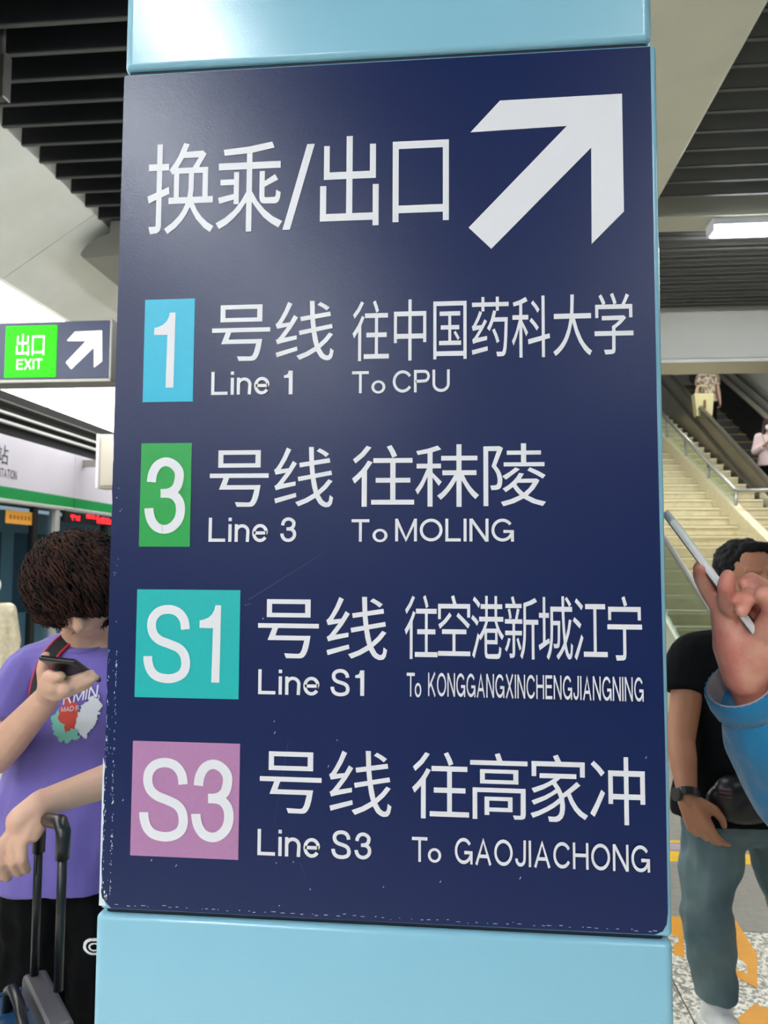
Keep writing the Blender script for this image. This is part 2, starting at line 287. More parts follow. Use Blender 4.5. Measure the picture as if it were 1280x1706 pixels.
def ribbon(pts, closed, t):
    n = len(pts); L = []; Rr = []
    for i in range(n):
        p = Vector(pts[i])
        if closed: a = Vector(pts[i-1]); b = Vector(pts[(i+1) % n])
        else: a = Vector(pts[max(i-1, 0)]); b = Vector(pts[min(i+1, n-1)])
        d1 = (p-a); d2 = (b-p)
        if d1.length < 1e-9: d1 = d2
        if d2.length < 1e-9: d2 = d1
        d1.normalize(); d2.normalize()
        n1 = Vector((-d1.y, d1.x)); n2 = Vector((-d2.y, d2.x)); m = (n1+n2)
        m.normalize(); k = t/2/max(.66, m.dot(n1))
        L.append(p+m*k); Rr.append(p-m*k)
    return L, Rr
def text_bm(bm, txt, fn0, gap=.15, out=(0, -1, 0)):
    """builds txt into bm; fn maps unit (u in 0..1 of the run, v in 0..1) to 3-D"""
    lift = [0]
    def fn(a, b):
        return Vector(fn0(a, b))+Vector(out)*lift[0]
    if txt in HAN:
        polys = HAN[txt]; xs = [p[0] for q in polys for p in q]; ys = [p[1] for q in polys for p in q]
        W, H = max(xs), max(ys)
        cu = bpy.data.curves.new('glyph', 'CURVE'); cu.dimensions = '2D'; cu.fill_mode = 'BOTH'
        for q in polys:
            s = cu.splines.new('POLY'); s.points.add(len(q)-1); s.use_cyclic_u = True
            for i, (x, y) in enumerate(q): s.points[i].co = (x/W, y/H, 0, 1)
        o = bpy.data.objects.new('glyph', cu); me = bpy.data.meshes.new_from_object(o)
        vs = [bm.verts.new(fn(v.co.x, v.co.y)) for v in me.vertices]
        for p in me.polygons:
            try: bm.faces.new([vs[i] for i in p.vertices])
            except ValueError: pass
        bpy.data.objects.remove(o); bpy.data.curves.remove(cu); bpy.data.meshes.remove(me)
        return
    toks = [txt] if txt[0] == '#' else list(txt)
    gl = []; x = 0
    for ch in toks:
        if ch == ' ': x += .35; continue
        g = glyph(ch); gl.append((x, g)); x += g[0]+gap
    W = x-gap
    t = .113 if txt[0] == '#' else T_
    for ox, (gw, st, fl) in gl:
        for pts, closed in st:
            lift[0] += .00012
            L, Rr = ribbon(pts, closed, t)
            a = [bm.verts.new(fn((ox+p.x)/W, p.y)) for p in L]; b = [bm.verts.new(fn((ox+p.x)/W, p.y)) for p in Rr]
            n = len(a)
            for i in range(n if closed else n-1):
                j = (i+1) % n
                bm.faces.new((a[i], b[i], b[j], a[j]))
        for pl in fl:
            bm.faces.new([bm.verts.new(fn((ox+p[0])/W, p[1])) for p in pl])
def finish_flat(bm, toward):
    """all faces look towards the given direction"""
    toward = Vector(toward)
    for f_ in bm.faces:
        f_.normal_update()
        if f_.normal.dot(toward) < 0: f_.normal_flip()
    return bm
# ================================================================== THE SETTING
CEIL = 4.05
M_FLOOR = speckle('granite', srgb(214, 208, 192), srgb(138, 132, 120), srgb(244, 240, 226), 75, .3)
M_MATG = mat('grey_brown_floor', srgb(154, 149, 138), .45, var=.12, scale=30)
M_JOINT = mat('tile_joint', srgb(96, 92, 84), .8)
M_YEL = mat('orange_yellow_tape', srgb(240, 165, 22), .4, var=.08, scale=12)
M_YEL2 = mat('bright_yellow_tape', srgb(248, 198, 20), .4)
M_LILAC = mat('lilac_tape', srgb(176, 160, 176), .5)
M_CYAN = mat('cyan_tape', srgb(90, 200, 215), .5)
M_WALL = mat('pale_hall_wall', srgb(176, 175, 168), .5, var=.05, scale=1.5)
M_GREYW = mat('grey_green_wall', srgb(176, 176, 164), .4)

floor = tag(obj('floor', B(-7, 9, -9, 24, -.3, -.012), M_JOINT), kind='structure')
tile_me = {}
for zone, m_ in (('near', M_FLOOR), ('far', M_MATG)):
    bm = box(bmesh.new(), .003, .797, .003, .797, -.012, 0, .0025, None, 1)
    me = bpy.data.meshes.new('floor_tile'); bm.to_mesh(me); bm.free(); me.materials.append(m_); tile_me[zone] = me
for i in range(-6, 8):
    for j in range(-3, 12):
        if i < -5 and j > 9: continue
        x, y = i*.8, j*.8+.28
        o = bpy.data.objects.new('floor_tile', tile_me['near' if y+.79 < 3.5 or i < -1 else 'far']); C.objects.link(o)
        o.location = (x, y, 0); o.parent = floor
tag(obj('wall_back', B(-7, 9, -9.2, -9.0, 0, 4.6), M_WALL), kind='structure')
tag(obj('wall_right', B(7.6, 7.8, -9, 24, -.3, 9.5), M_WALL), kind='structure')
tag(obj('wall_far', B(-7, 7.6, 23.8, 24, -.3, 9.5), M_WALL), kind='structure')
# plenum above the baffles
ceil = tag(obj('ceiling', B(-7, 7.6, -9, 8.0, 4.45, 4.6), M_VOID), kind='structure')
slat_bm = bmesh.new()
def slat_mesh(L, m_=None):
    bm = bmesh.new(); box(bm, 0, L, 0, .016, .008, .17); box(bm, 0, L, -.004, .020, 0, .008)
    me = bpy.data.meshes.new('ceiling_slat'); bm.to_mesh(me); bm.free()
    me.materials.append(m_ or M_SLAT); me.materials.append(M_SLATEDGE)
    for p in me.polygons: p.material_index = 1 if p.center.z < .0085 else 0
    return me
sl = slat_mesh(3.17); sr = slat_mesh(6.2, M_SLATR)
k = 0
for n in range(-60, 22):
    y = 3.47+n*.2
    if y > 7.45: break
    o = bpy.data.objects.new('ceiling_slat', sl); C.objects.link(o); o.location = (-2.62, y, CEIL); o.parent = ceil
    if abs(y-5.65) > .2 :
        o = bpy.data.objects.new('ceiling_slat', sr); C.objects.link(o); o.location = (1.385, y, CEIL); o.parent = ceil
for n in range(18):   # tighter baffles beyond the light strip
    y = 5.92+n*.1
    if y > 7.7: break
    o = bpy.data.objects.new('ceiling_slat', sr); C.objects.link(o); o.location = (1.385, y, CEIL-.004); o.parent = ceil
# cream spine soffit between the two fields of baffles (runs with the hall)
SP = tag(obj('ceiling_soffit', B(.56, 1.375, -9, 7.78, 4.03, 4.45, .01), M_SPINE), kind='structure')
obj('panel_joint', B(.56, 1.376, 3.02, 3.03, 4.026, 4.1), M_SEAM, SP)
obj('panel_joint', B(.56, 1.376, 6.02, 6.03, 4.026, 4.1), M_SEAM, SP)
# inclined side soffit over the platform edge: panels with open joints, slope read from the joint direction
sof = tag(obj('ceiling_soffit', prism(bmesh.new(), [(-2.66, -9, 4.2), (-2.66, -9, 4.45), (-5.6, -9, 4.45), (-5.6, -9, 4.2)], (0, 16.9, 0)), M_PANEL), kind='structure')
ys = [-9, -6.6, -4.8, -2.6, -.2, 1.1, 2.35, 5.22, 6.6, 7.78]
for a, b in zip(ys, ys[1:]):
    bm = bmesh.new()
    prof = [(-2.62, 4.06), (-2.62, 4.22), (-2.70, 4.22), (-3.36, 3.80), (-3.36, 3.60), (-3.31, 3.60)]
    prism(bm, [(x, a+.004, z) for x, z in prof], (0, b-a-.008, 0))
    obj('soffit_panel', bm, M_PANEL, sof)
# luminous panels of the light cove above the platform screen doors
for a, b in zip(ys, ys[1:]):
    bm = bmesh.new()
    prism(bm, [(x, a+.01, z) for x, z in [(-3.34, 3.62), (-3.34, 3.66), (-4.42, 3.20), (-4.42, 3.16)]], (0, b-a-.02, 0))
    obj('luminous_panel', bm, M_LUM, sof)
for a, b in ((7.8, 10.4), (10.4, 13.0)):
    bm = bmesh.new()
    prism(bm, [(x, a+.01, z) for x, z in [(-2.3, 4.06), (-2.3, 4.10), (-4.42, 3.20), (-4.42, 3.16)]], (0, b-a-.02, 0))
    obj('luminous_panel', bm, M_LUM, sof)
# cross beam with its rounded end, left of the pillar
bm = bmesh.new()
cp = []
a0 = at(134, 425, 6.05); 
for q in [(183, 389), (160, 397), (145, 408), (136, 419), (134, 425), (139, 430), (160, 429), (200, 424), (260, 422)]:
    p = at(q[0], q[1], 5.35); cp.append((p.x, p.y, p.z))
cp.append((cp[-1][0], 5.35, CEIL+.02)); cp.append((cp[0][0], 5.35, CEIL+.02))
prism(bm, cp, (0, 2.4, 0))
obj('beam_end', bm, mat('dark_grey_beam', srgb(140, 139, 130), .5, bump=.1, bscale=200), sof)
# downstand beam in front of the escalator hall
beam = tag(obj('trim_1', B(-2.3, 7.6, 7.8, 8.25, 3.57, 4.45, .02), M_BEAMG), kind='structure')
obj('beam_lip', B(-2.3, 7.6, 7.78, 8.27, 3.535, 3.575, .005), M_STEEL, beam)
# grey service strip carrying the right hand light
strip = tag(obj('trim_2', B(1.38, 7.6, 5.56, 5.82, 4.035, 4.2, .005), M_GREYW), kind='structure')

# hall roof over the stairs: inclined pale panels
hall = tag(obj('ceiling_hall', B(-2.3, 7.6, 8.25, 24, 9.3, 9.5), M_WALL), kind='structure')
bm = bmesh.new()
prism(bm, [(2.0, 9.0, 4.9), (2.0, 20.0, 9.3), (2.0, 20.0, 9.2+.4), (2.0, 9.0, 5.2)], (5.6, 0, 0))
obj('inclined_panel', bm, M_WALL, hall)

# light fixtures ----------------------------------------------------
def fixture(x, y, z, L, along, label, wd=.07, dm=None):
    t = empty('ceiling_light', (x, y, z), label, 'ceiling light')
    hx, hy = (L/2, wd) if along == 'x' else (wd, L/2)
    obj('housing', B(x-hx-.015, x+hx+.015, y-hy-.015, y+hy+.015, z, z+.06, .006), M_WHITE, t)
    obj('diffuser', B(x-hx, x+hx, y-hy, y+hy, z-.045, z+.001, .02), dm or M_TUBE, t)
    for s_ in (-1, 1):
        if along == 'x': obj('end_cap', B(x+s_*(hx+.008)-.008, x+s_*(hx+.008)+.008, y-hy, y+hy, z-.04, z+.01, .003), M_WHITE, t)
        else: obj('end_cap', B(x-hx, x+hx, y+s_*(hy+.008)-.008, y+s_*(hy+.008)+.008, z-.04, z+.01, .003), M_WHITE, t)
    return t
fixture(3.08, 5.69, 3.99, 2.44, 'x', 'bright fluorescent ceiling light strip on the grey band, right of the pillar')
for x, y, L, lb in ((-1.72, -2.25, 1.5, 'long ceiling light over the platform side, nearest behind the viewpoint'), (-1.5, -5.0, 1.8, 'long ceiling light over the platform side, second behind the viewpoint'), (-1.5, -7.4, 2.0, 'long ceiling light over the platform side, farthest behind the viewpoint'),
                    (1.9, -2.6, 2.6, 'long ceiling light over the escalator side, nearest behind the viewpoint'), (1.9, -6.0, 2.6, 'long ceiling light over the escalator side, farthest behind the viewpoint')):
    fixture(x, y, 3.9, L, 'y', lb, .17 if L < 2 else .11, M_TUBE2 if x < 0 else M_TUBE)
fixture(-.62, 2.3, 3.9, 1.6, 'y', 'added fill light strip hidden from the front by the pillar, nearer of two')  # unseen lamp, added to help brighten soffit and spine
fixture(-.75, 5.0, 3.9, 2.6, 'y', 'added fill light strip hidden from the front by the pillar, farther of two')  # unseen lamp, added to brighten the inclined soffit on the left
fixture(.6, 10.8, 5.6, 3.0, 'y', 'added fill light strip left of the stairs, hidden from the front by the pillar', .1)  # unseen lamp, added to lift the dark left side of the stairs
fixture(4.4, 2.2, 3.98, 2.4, 'x', 'ceiling light strip among the dark baffles, nearly overhead to the right')
for i, (x, y, z) in enumerate(((3.9, 9.6, 4.9), (5.5, 13.5, 6.6), (4.1, 17.0, 8.2))):
    fixture(x, y, z, 2.4, 'x', ['ceiling light strip over the foot of the stairs', 'ceiling light strip above the middle of the escalator', 'ceiling light strip above the top of the stairs'][i], .1, M_TUBE2)

# ================================================================== THE PILLAR AND ITS SIGN
PX, PY, PZ = -0.41914, 0.90329, 1.14178
pil = empty('pillar', (PX+.325, PY+.325, 0), 'square powder-blue metal-clad pillar that carries the big navy direction sign', 'pillar')
def rbox(x0, x1, y0, y1, z0, z1, r, rz=.0):
    """box with rounded vertical corners and optional rounded top/bottom lip"""
    bm = bmesh.new(); pts = []
    for cx, cy, a0 in ((x1-r, y1-r, 0), (x0+r, y1-r, 90), (x0+r, y0+r, 180), (x1-r, y0+r, 270)):
        for i in range(7):
            a = R(a0+i*15); pts.append((cx, cy, math.cos(a), math.sin(a)))
    lv = []
    if rz:
        for i in range(6): a = R(-90+i*18); lv.append((z0+rz+rz*math.sin(a), r-rz+rz*math.cos(a)))
        for i in range(6): a = R(i*18); lv.append((z1-rz+rz*math.sin(a), r-rz+rz*math.cos(a)))
    else: lv = [(z0, r), (z1, r)]
    rings = [[bm.verts.new((cx+rr*c, cy+rr*s, z)) for cx, cy, c, s in pts] for z, rr in lv]
    n = len(pts)
    for a, b in zip(rings, rings[1:]):
        for i in range(n):
            f_ = bm.faces.new((a[i], a[(i+1) % n], b[(i+1) % n], b[i])); f_.smooth = True
    bm.faces.new(rings[0][::-1]); bm.faces.new(rings[-1])
    return bm
obj('sign_casing', rbox(PX-.0038, PX+.6565, PY+.0008, PY+.66, PZ-.004, PZ+1.0235, .007, .002), M_BLUE, pil)
obj('upper_casing', rbox(PX-.001, PX+.6515, PY-.004, PY+.656, PZ+1.0275, CEIL+.2, .012, .0075), M_BLUE, pil)
obj('lower_casing', rbox(PX-.006, PX+.6555, PY-.006, PY+.662, .12, PZ-.0085, .010, .006), M_BLUE, pil)
obj('plinth', rbox(PX+.004, PX+.646, PY+.004, PY+.652, 0.0, .12, .008), M_STEEL, pil)
obj('shadow_gap', rbox(PX+.003, PX+.647, PY+.003, PY+.65, PZ+1.02, PZ+1.03, .006), M_SEAM, pil)
obj('shadow_gap', rbox(PX+.003, PX+.647, PY+.003, PY+.65, PZ-.008, PZ-.002, .006), M_SEAM, pil)

sign = empty('direction_sign', (PX+.325, PY, PZ), 'large navy sign with white arrow and four coloured line badges on the blue pillar', 'sign')
def onp(u, v, d=0): return (PX+u, PY-d, PZ+v)
bm = bmesh.new()
# navy vinyl sheet with its worn lower-left corner and rounded lower-right corner
ol = [(-.001, .016), (.0005, .009), (.004, .006), (.009, .0005), (.012, -.002), (.30, -.0022), (.636, -.0018), (.645, .002), (.6495, .010), (.651, .022), (.6512, .2), (.649, .55), (.6485, 1.0205), (.0, 1.0205), (-.001, .6)]
lf = []
random.seed(9)
v = .59
while v > .03:
    lf.append((-.0012+random.choice((0, 0, 0, .0006, .0014, .0022, .0005))*(1 if v < .33 else .35), v)); v -= random.uniform(.004, .016)
ol2 = ol+lf
prism(bm, [onp(u, v_, 0) for u, v_ in ol2], (0, -.0012, 0))
sheet = obj('sign_sheet', bm, M_NAVY, sign)
def flat(name, pts, m, d, parent=sign, th=.0006):
    bm = bmesh.new(); prism(bm, [onp(u, v_, d-th) for u, v_ in pts], (0, -th, 0)); return obj(name, bm, m, parent)
flat('arrow', [(.4361, .9252), (.4714, .9629), (.6149, .9638), (.6151, .8202), (.5775, .7824), (.5784, .8995), (.4603, .7805), (.4336, .8073), (.5503, .9275)], M_WHITE, .0019)
badges = {}
for nm, q, col, lb in (('1', (.0350, .6019, .0984, .73), srgb(0, 186, 222), 'cyan badge with a white 1'), ('3', (.0349, .4247, .0984, .5509), srgb(0, 160, 66), 'green badge with a white 3'),
                   ('S1', (.0343, .2446, .1618, .3731), srgb(0, 180, 180), 'turquoise badge with white S1'), ('S3', (.0338, .0598, .1646, .193), srgb(178, 126, 172), 'mauve badge with white S3')):
    u0_, v0_, u1_, v1_ = q
    b_ = flat('line_badge', [(u0_, v0_), (u1_, v0_), (u1_, v1_), (u0_, v1_)], mat('badge_'+nm, tuple(c*.86 for c in col[:3])+(1,), .42, var=.04, scale=300), .0019)
    b_['label'] = lb; badges[nm] = b_
RUNS = [
    ('large white heading characters', None, [('换', 0.0345, 0.12, 0.8129, 0.9287), ('乘', 0.1226, 0.2063, 0.8122, 0.9253), ('/', 0.2067, 0.2458, 0.8127, 0.9199), ('出', 0.2531, 0.3251, 0.8143, 0.9275), ('口', 0.3421, 0.41, 0.8172, 0.9177)]),
    ('white 1 numeral', '1', [('#1', 0.0478, 0.0743, 0.6193, 0.7129)]),
    ('white 1 line name in Chinese', None, [('号', 0.1209, 0.1934, 0.6509, 0.7205), ('线', 0.1999, 0.2717, 0.6496, 0.723)]),
    ('white 1 destination in Chinese', None, [('往', 0.2944, 0.3384, 0.6478, 0.7215), ('中', 0.3444, 0.3831, 0.6473, 0.7215), ('国', 0.3915, 0.4309, 0.648, 0.7181), ('药', 0.4371, 0.4804, 0.6502, 0.722), ('科', 0.4841, 0.5283, 0.6482, 0.7218), ('大', 0.5319, 0.5764, 0.6493, 0.7221), ('学', 0.5795, 0.6237, 0.6498, 0.7228)]),
    ('white 1 line name in English', None, [('Line', 0.1212, 0.194, 0.6094, 0.6379), ('1', 0.2112, 0.2219, 0.6088, 0.6377)]),
    ('white 1 destination in English', None, [('T', 0.2943, 0.3145, 0.6087, 0.6354), ('o', 0.3177, 0.3344, 0.6083, 0.6294), ('CPU', 0.3433, 0.4109, 0.6087, 0.6356)]),
    ('white 3 numeral', '3', [('#3', 0.0419, 0.0913, 0.4398, 0.534)]),
    ('white 3 line name in Chinese', None, [('号', 0.1216, 0.1941, 0.4729, 0.5413), ('线', 0.2007, 0.2727, 0.4722, 0.5445)]),
    ('white 3 destination in Chinese', None, [('往', 0.2952, 0.3691, 0.4727, 0.546), ('秣', 0.3704, 0.445, 0.4725, 0.5462), ('陵', 0.4502, 0.522, 0.473, 0.5465)]),
    ('white 3 line name in English', None, [('Line', 0.1215, 0.1947, 0.4308, 0.4597), ('3', 0.2095, 0.2286, 0.431, 0.4601)]),
    ('white 3 destination in English', None, [('T', 0.2951, 0.3163, 0.4314, 0.4579), ('o', 0.3201, 0.3378, 0.4311, 0.4519), ('MOLING', 0.3469, 0.4847, 0.4319, 0.4585)]),
    ('white S1 numeral', 'S1', [('#S', 0.045, 0.1013, 0.2623, 0.3549), ('#1', 0.1128, 0.1388, 0.2637, 0.3549)]),
    ('white S1 line name in Chinese', None, [('号', 0.1841, 0.2571, 0.2938, 0.3628), ('线', 0.2659, 0.3381, 0.2934, 0.3665)]),
    ('white S1 destination in Chinese', None, [('往', 0.3585, 0.3967, 0.2953, 0.3692), ('空', 0.3973, 0.4345, 0.2996, 0.3695), ('港', 0.4355, 0.4729, 0.2969, 0.369), ('新', 0.474, 0.5121, 0.2971, 0.3689), ('城', 0.5123, 0.5511, 0.2968, 0.3693), ('江', 0.5511, 0.5896, 0.297, 0.3674), ('宁', 0.5896, 0.628, 0.2973, 0.37)]),
    ('white S1 line name in English', None, [('Line', 0.1853, 0.259, 0.2513, 0.2803), ('S', 0.272, 0.294, 0.2512, 0.282), ('1', 0.3008, 0.3114, 0.2518, 0.2811)]),
    ('white S1 destination in English', None, [('T', 0.361, 0.3704, 0.2523, 0.2795), ('o', 0.3704, 0.378, 0.2518, 0.2737), ('KONGGANGXINCHENGJIANGNING', 0.3859, 0.627, 0.2532, 0.28)]),
    ('white S3 numeral', 'S3', [('#S', 0.0447, 0.1026, 0.0779, 0.1745), ('#3', 0.1083, 0.158, 0.0785, 0.1747)]),
    ('white S3 line name in Chinese', None, [('号', 0.189, 0.2622, 0.1152, 0.1854), ('线', 0.2711, 0.3439, 0.1149, 0.1889)]),
    ('white S3 destination in Chinese', None, [('往', 0.3676, 0.4327, 0.115, 0.1902), ('高', 0.434, 0.4988, 0.1165, 0.1906), ('家', 0.5017, 0.5656, 0.1163, 0.1908), ('冲', 0.568, 0.6284, 0.1156, 0.1901)]),
    ('white S3 line name in English', None, [('Line', 0.1874, 0.2615, 0.0663, 0.0961), ('S', 0.2747, 0.2968, 0.0662, 0.0978), ('3', 0.3015, 0.3209, 0.0666, 0.0965)]),
    ('white S3 destination in English', None, [('T', 0.3676, 0.3853, 0.0664, 0.094), ('o', 0.3859, 0.401, 0.0663, 0.0878), ('GAOJIACHONG', 0.4165, 0.6317, 0.0659, 0.0949)]),
]
for lb, bd, lst in RUNS:
    bm = bmesh.new()
    for txt, u0_, u1_, v0_, v1_ in lst:
        text_bm(bm, txt, lambda a, b, u0_=u0_, u1_=u1_, v0_=v0_, v1_=v1_: onp(u0_+a*(u1_-u0_), v0_+b*(v1_-v0_), .0024 if bd else .0019), gap=.13 if len(txt) < 7 else .15)
    finish_flat(bm, (0, -1, 0))
    o = obj('numeral' if bd else 'lettering', bm, M_WHITE, badges[bd] if bd else sign)
    o['label'] = lb
# pale rim where the vinyl has peeled from the left edge
bm = bmesh.new(); random.seed(12); lo_ = []
v_ = .0
while v_ < .17:
    lo_.append((-.0005+random.uniform(-.0012, .0016)+(.006*max(0, 1-v_/.014)), v_)); v_ += random.uniform(.003, .008)
prism(bm, [onp(u, v2, .0002) for u, v2 in [(-.0034, .0)]+lo_+[(-.0034, .172)]], (0, -.0004, 0))
obj('worn_edge', bm, M_CHIP, sign)
# worn white flecks along the left edge and fine scratches
bm = bmesh.new(); random.seed(3)
def fleck(u, v_, w_, h_, a=0):
    n = random.randint(5, 7); pts = []
    for i in range(n):
        t = 2*PI*i/n; r_ = random.uniform(.55, 1.1); x = w_*r_*math.cos(t); y = h_*r_*math.sin(t)
        pts.append(onp(u+x*math.cos(a)-y*math.sin(a), v_+x*math.sin(a)+y*math.cos(a), .00135))
    bm.faces.new([bm.verts.new(p) for p in pts])
for i in range(120):
    v_ = random.uniform(.012, .30)**1.0; fleck(random.choice((.0008, .0011, .0098, .0102, .0106))+random.gauss(0, .0006), v_, random.uniform(.0002, .0007), random.uniform(.0005, .0024))
for i in range(26): fleck(random.uniform(.004, .012), random.uniform(.008, .5), .0004, random.uniform(.0004, .0014))
for i in range(10): fleck(.004+random.gauss(0, .0012), .012+random.gauss(0, .004), .0012, .0022)
for u, v_ in ((.023, .123), (.206, .207), (.205, .22), (.214, .01), (.23, .06), (.21, .058), (.28, .20), (.27, .17), (.40, .045), (.25, .03), (.335, .036), (.63, .19), (.19, .34), (.09, .05), (.06, .055), (.49, .053)):
    fleck(u, v_, .0005, random.uniform(.001, .0024), -.5)
for i in range(60): fleck(.02+i*.0105+random.gauss(0, .003), .0022+random.gauss(0, .0006), random.uniform(.0006, .004), .0004)
finish_flat(bm, (0, -1, 0))
tag(obj('worn_flecks', bm, M_CHIP, sign), kind='stuff')
bm = bmesh.new()
M_SCR = mat('faint_scratch', srgb(82, 88, 112), .5)
for (ua, va, ub, vb, t) in ((.172, .362, .262, .418, .0005), (.167, .355, .176, .358, .0008), (.222, .196, .206, .10, .0003), (.238, .06, .245, .04, .0003), (.02, .9, .022, .86, .0002)):
    d = Vector((ub-ua, vb-va)).normalized(); n_ = Vector((-d.y, d.x))*t/2
    bm.faces.new([bm.verts.new(onp(a+s*n_.x, b+s*n_.y, .00135)) for a, b, s in ((ua, va, 1), (ua, va, -1), (ub, vb, -.3), (ub, vb, .3))])
finish_flat(bm, (0, -1, 0))
tag(obj('scratches', bm, M_SCR, sign), kind='stuff')

# ================================================================== PLATFORM SCREEN DOORS (left)
WX = -4.3
M_HEAD = mat('pale_lilac_header', srgb(188, 184, 196), .35, var=.04, scale=2)
M_GREEN = mat('green_line_band', srgb(0, 128, 62), .4)
M_DOORF = mat('door_aluminium', srgb(178, 178, 176), .35, metal=.3)
M_GLASS = glassmat('door_glass', (.72, .84, .9, 1), .06)
psd = empty('platform_screen_door', (WX, 8, 0), 'platform screen doors with pale lilac header and green band, left of the pillar', 'platform doors')
HY = [-9, -6.5, -4, -1.5, 1.2, 3.9, 6.2, 8.28, 9.32, 10.4, 12.6, 15]
for a, b in zip(HY, HY[1:]):
    obj('header_panel', B(WX-.08, WX, a+.004, b-.004, 2.245, 2.74, .003), M_HEAD, psd)
    obj('green_band', B(WX-.08, WX+.006, a+.012, b-.012, 2.13, 2.243, .002), M_GREEN, psd)
obj('header_core', B(WX-.5, WX-.07, -9, 15, 2.12, 3.2), M_VOID, psd)
obj('header_lip', B(WX-.1, WX+.03, -9, 15, 2.09, 2.128, .006), M_DOORF, psd)
for z, t in ((2.86, .028), (2.95, .024), (3.06, .018)):
    obj('louvre_rail', B(WX-.06, WX-.02, -9, 15, z, z+t, .004), M_DOORF if t > .02 else M_DKSTEEL, psd)
for (ya, yb) in ((5.2, 6.9), (7.86, 7.95), (10.2, 10.3), (4.9, 5.0), (2.3, 2.4), (12.4, 12.5)):
    if yb-ya < .2: obj('door_post', B(WX-.06, WX+.02, ya, yb, 0, 2.09, .006), M_DOORF, psd)
for ya in (7.46, 2.42, 5.02, 10.32, 9.05):
    obj('door_jamb', B(WX-.05, WX+.01, ya, ya+.07, 0, 2.09, .004), M_BLACK, psd)
for (ya, yb) in ((5.1, 6.25), (6.27, 7.46), (7.53, 7.86), (7.95, 9.05), (9.12, 10.2), (2.5, 4.9)):
    obj('glass_pane', B(WX-.035, WX-.025, ya, yb, .12, 2.09), M_GLASS, psd)
    obj('kick_plate', B(WX-.05, WX, ya, yb, 0, .13, .003), M_STEEL, psd)
# writing on the header
M_INK = mat('black_lettering', srgb(45, 44, 50), .5)
bm = bmesh.new()
yr = atX(27.5, 790, WX).y
text_bm(bm, 'STATION', lambda a, b: (WX+.003, yr-.30+a*.30, 2.33+b*.085), gap=.2, out=(1, 0, 0))
y1_ = atX(13.5, 760, WX).y
text_bm(bm, '站', lambda a, b: (WX+.003, y1_-.19+a*.19, 2.455+b*.185))
finish_flat(bm, (1, 0, 0)); o = obj('lettering', bm, M_INK, psd); o['label'] = 'black station lettering on the header'
# orange notice on the glass
bm = bmesh.new(); box(bm, WX-.02, WX-.016, 7.0, 7.47, 1.90, 2.03)
st = obj('notice_sticker', bm, mat('orange_notice', srgb(214, 150, 52), .5), psd); st['label'] = 'orange notice strip on the door glass'
bm = bmesh.new()
for k_ in range(6): box(bm, WX-.0158, WX-.015, 7.06+k_*.065, 7.10+k_*.065, 1.945, 1.985)
obj('notice_text', bm, mat('brown_print', srgb(150, 92, 30), .5), psd)

# LED destination display
led = empty('led_display', (WX+.02, 8.6, 2.0), 'black LED display with red characters hung under the green band', 'display')
obj('case', B(WX+.01, WX+.06, 8.0, 9.5, 1.975, 2.085, .004), M_BLACK, led)
M_RED = mat('red_led', (1.0, .02, .03, 1), .5, emit=.9)
bm = bmesh.new(); random.seed(5)
def ledglyph(y, w_, z, h_):
    for k_ in range(7):
        if random.random() < .5: yy = y+random.uniform(0, w_*.8); box(bm, WX+.0605, WX+.063, yy, yy+w_*.16, z, z+h_*random.uniform(.6, 1))
        else: zz = z+random.uniform(0, h_*.85); box(bm, WX+.0605, WX+.063, y, y+w_, zz, zz+h_*.16)
for a in (8.1, 8.21): ledglyph(a, .095, 1.99, .06)
for a in (8.46, 8.57, 8.68): ledglyph(a, .095, 2.03, .045)
for a in (8.72, 8.83, 8.94, 9.05): ledglyph(a, .095, 1.985, .08)
tag(obj('red_characters', bm, M_RED, led), kind='stuff')

# train standing behind the glass
M_TRAIN = mat('train_side', srgb(132, 150, 160), .4, var=.08, scale=1)
M_TWIN = mat('train_window', srgb(44, 78, 98), .2)
train = empty('train', (-5.3, 7, 0), 'blue-grey train side seen dimly through the platform door glass', 'train')
obj('body', B(-6.6, -4.95, -9, 15, -.2, 2.1, .02), M_TRAIN, train)
for a in (-.5, 1.6, 3.7, 5.8, 7.0, 8.2, 10.2, 12.3):
    obj('window', B(-4.96, -4.935, a, a+.95, .95, 1.85, .01), M_TWIN, train)

# cream box standing out from the header
bxx = at(160, 760, 8.33).x
wb = empty('wall_box', (bxx+.15, 8.35, 2.36), 'cream rectangular box standing out from the screen door header beside the pillar edge', 'box')
obj('body', B(bxx+.004, bxx+.36, 8.35, 8.55, 2.36, 2.98, .01), mat('cream_box', srgb(176, 170, 156), .5), wb)
obj('side_plate', B(bxx, bxx+.035, 8.325, 8.352, 2.36, 2.98, .004), M_WHITE, wb)
obj('front_cover', B(bxx+.05, bxx+.35, 8.335, 8.352, 2.39, 2.95, .006), mat('cream_cover', srgb(186, 180, 168), .45), wb)

obj('bracket', B(-4.3, bxx+.01, 8.45, 8.5, 2.62, 2.70), M_STEEL, wb)
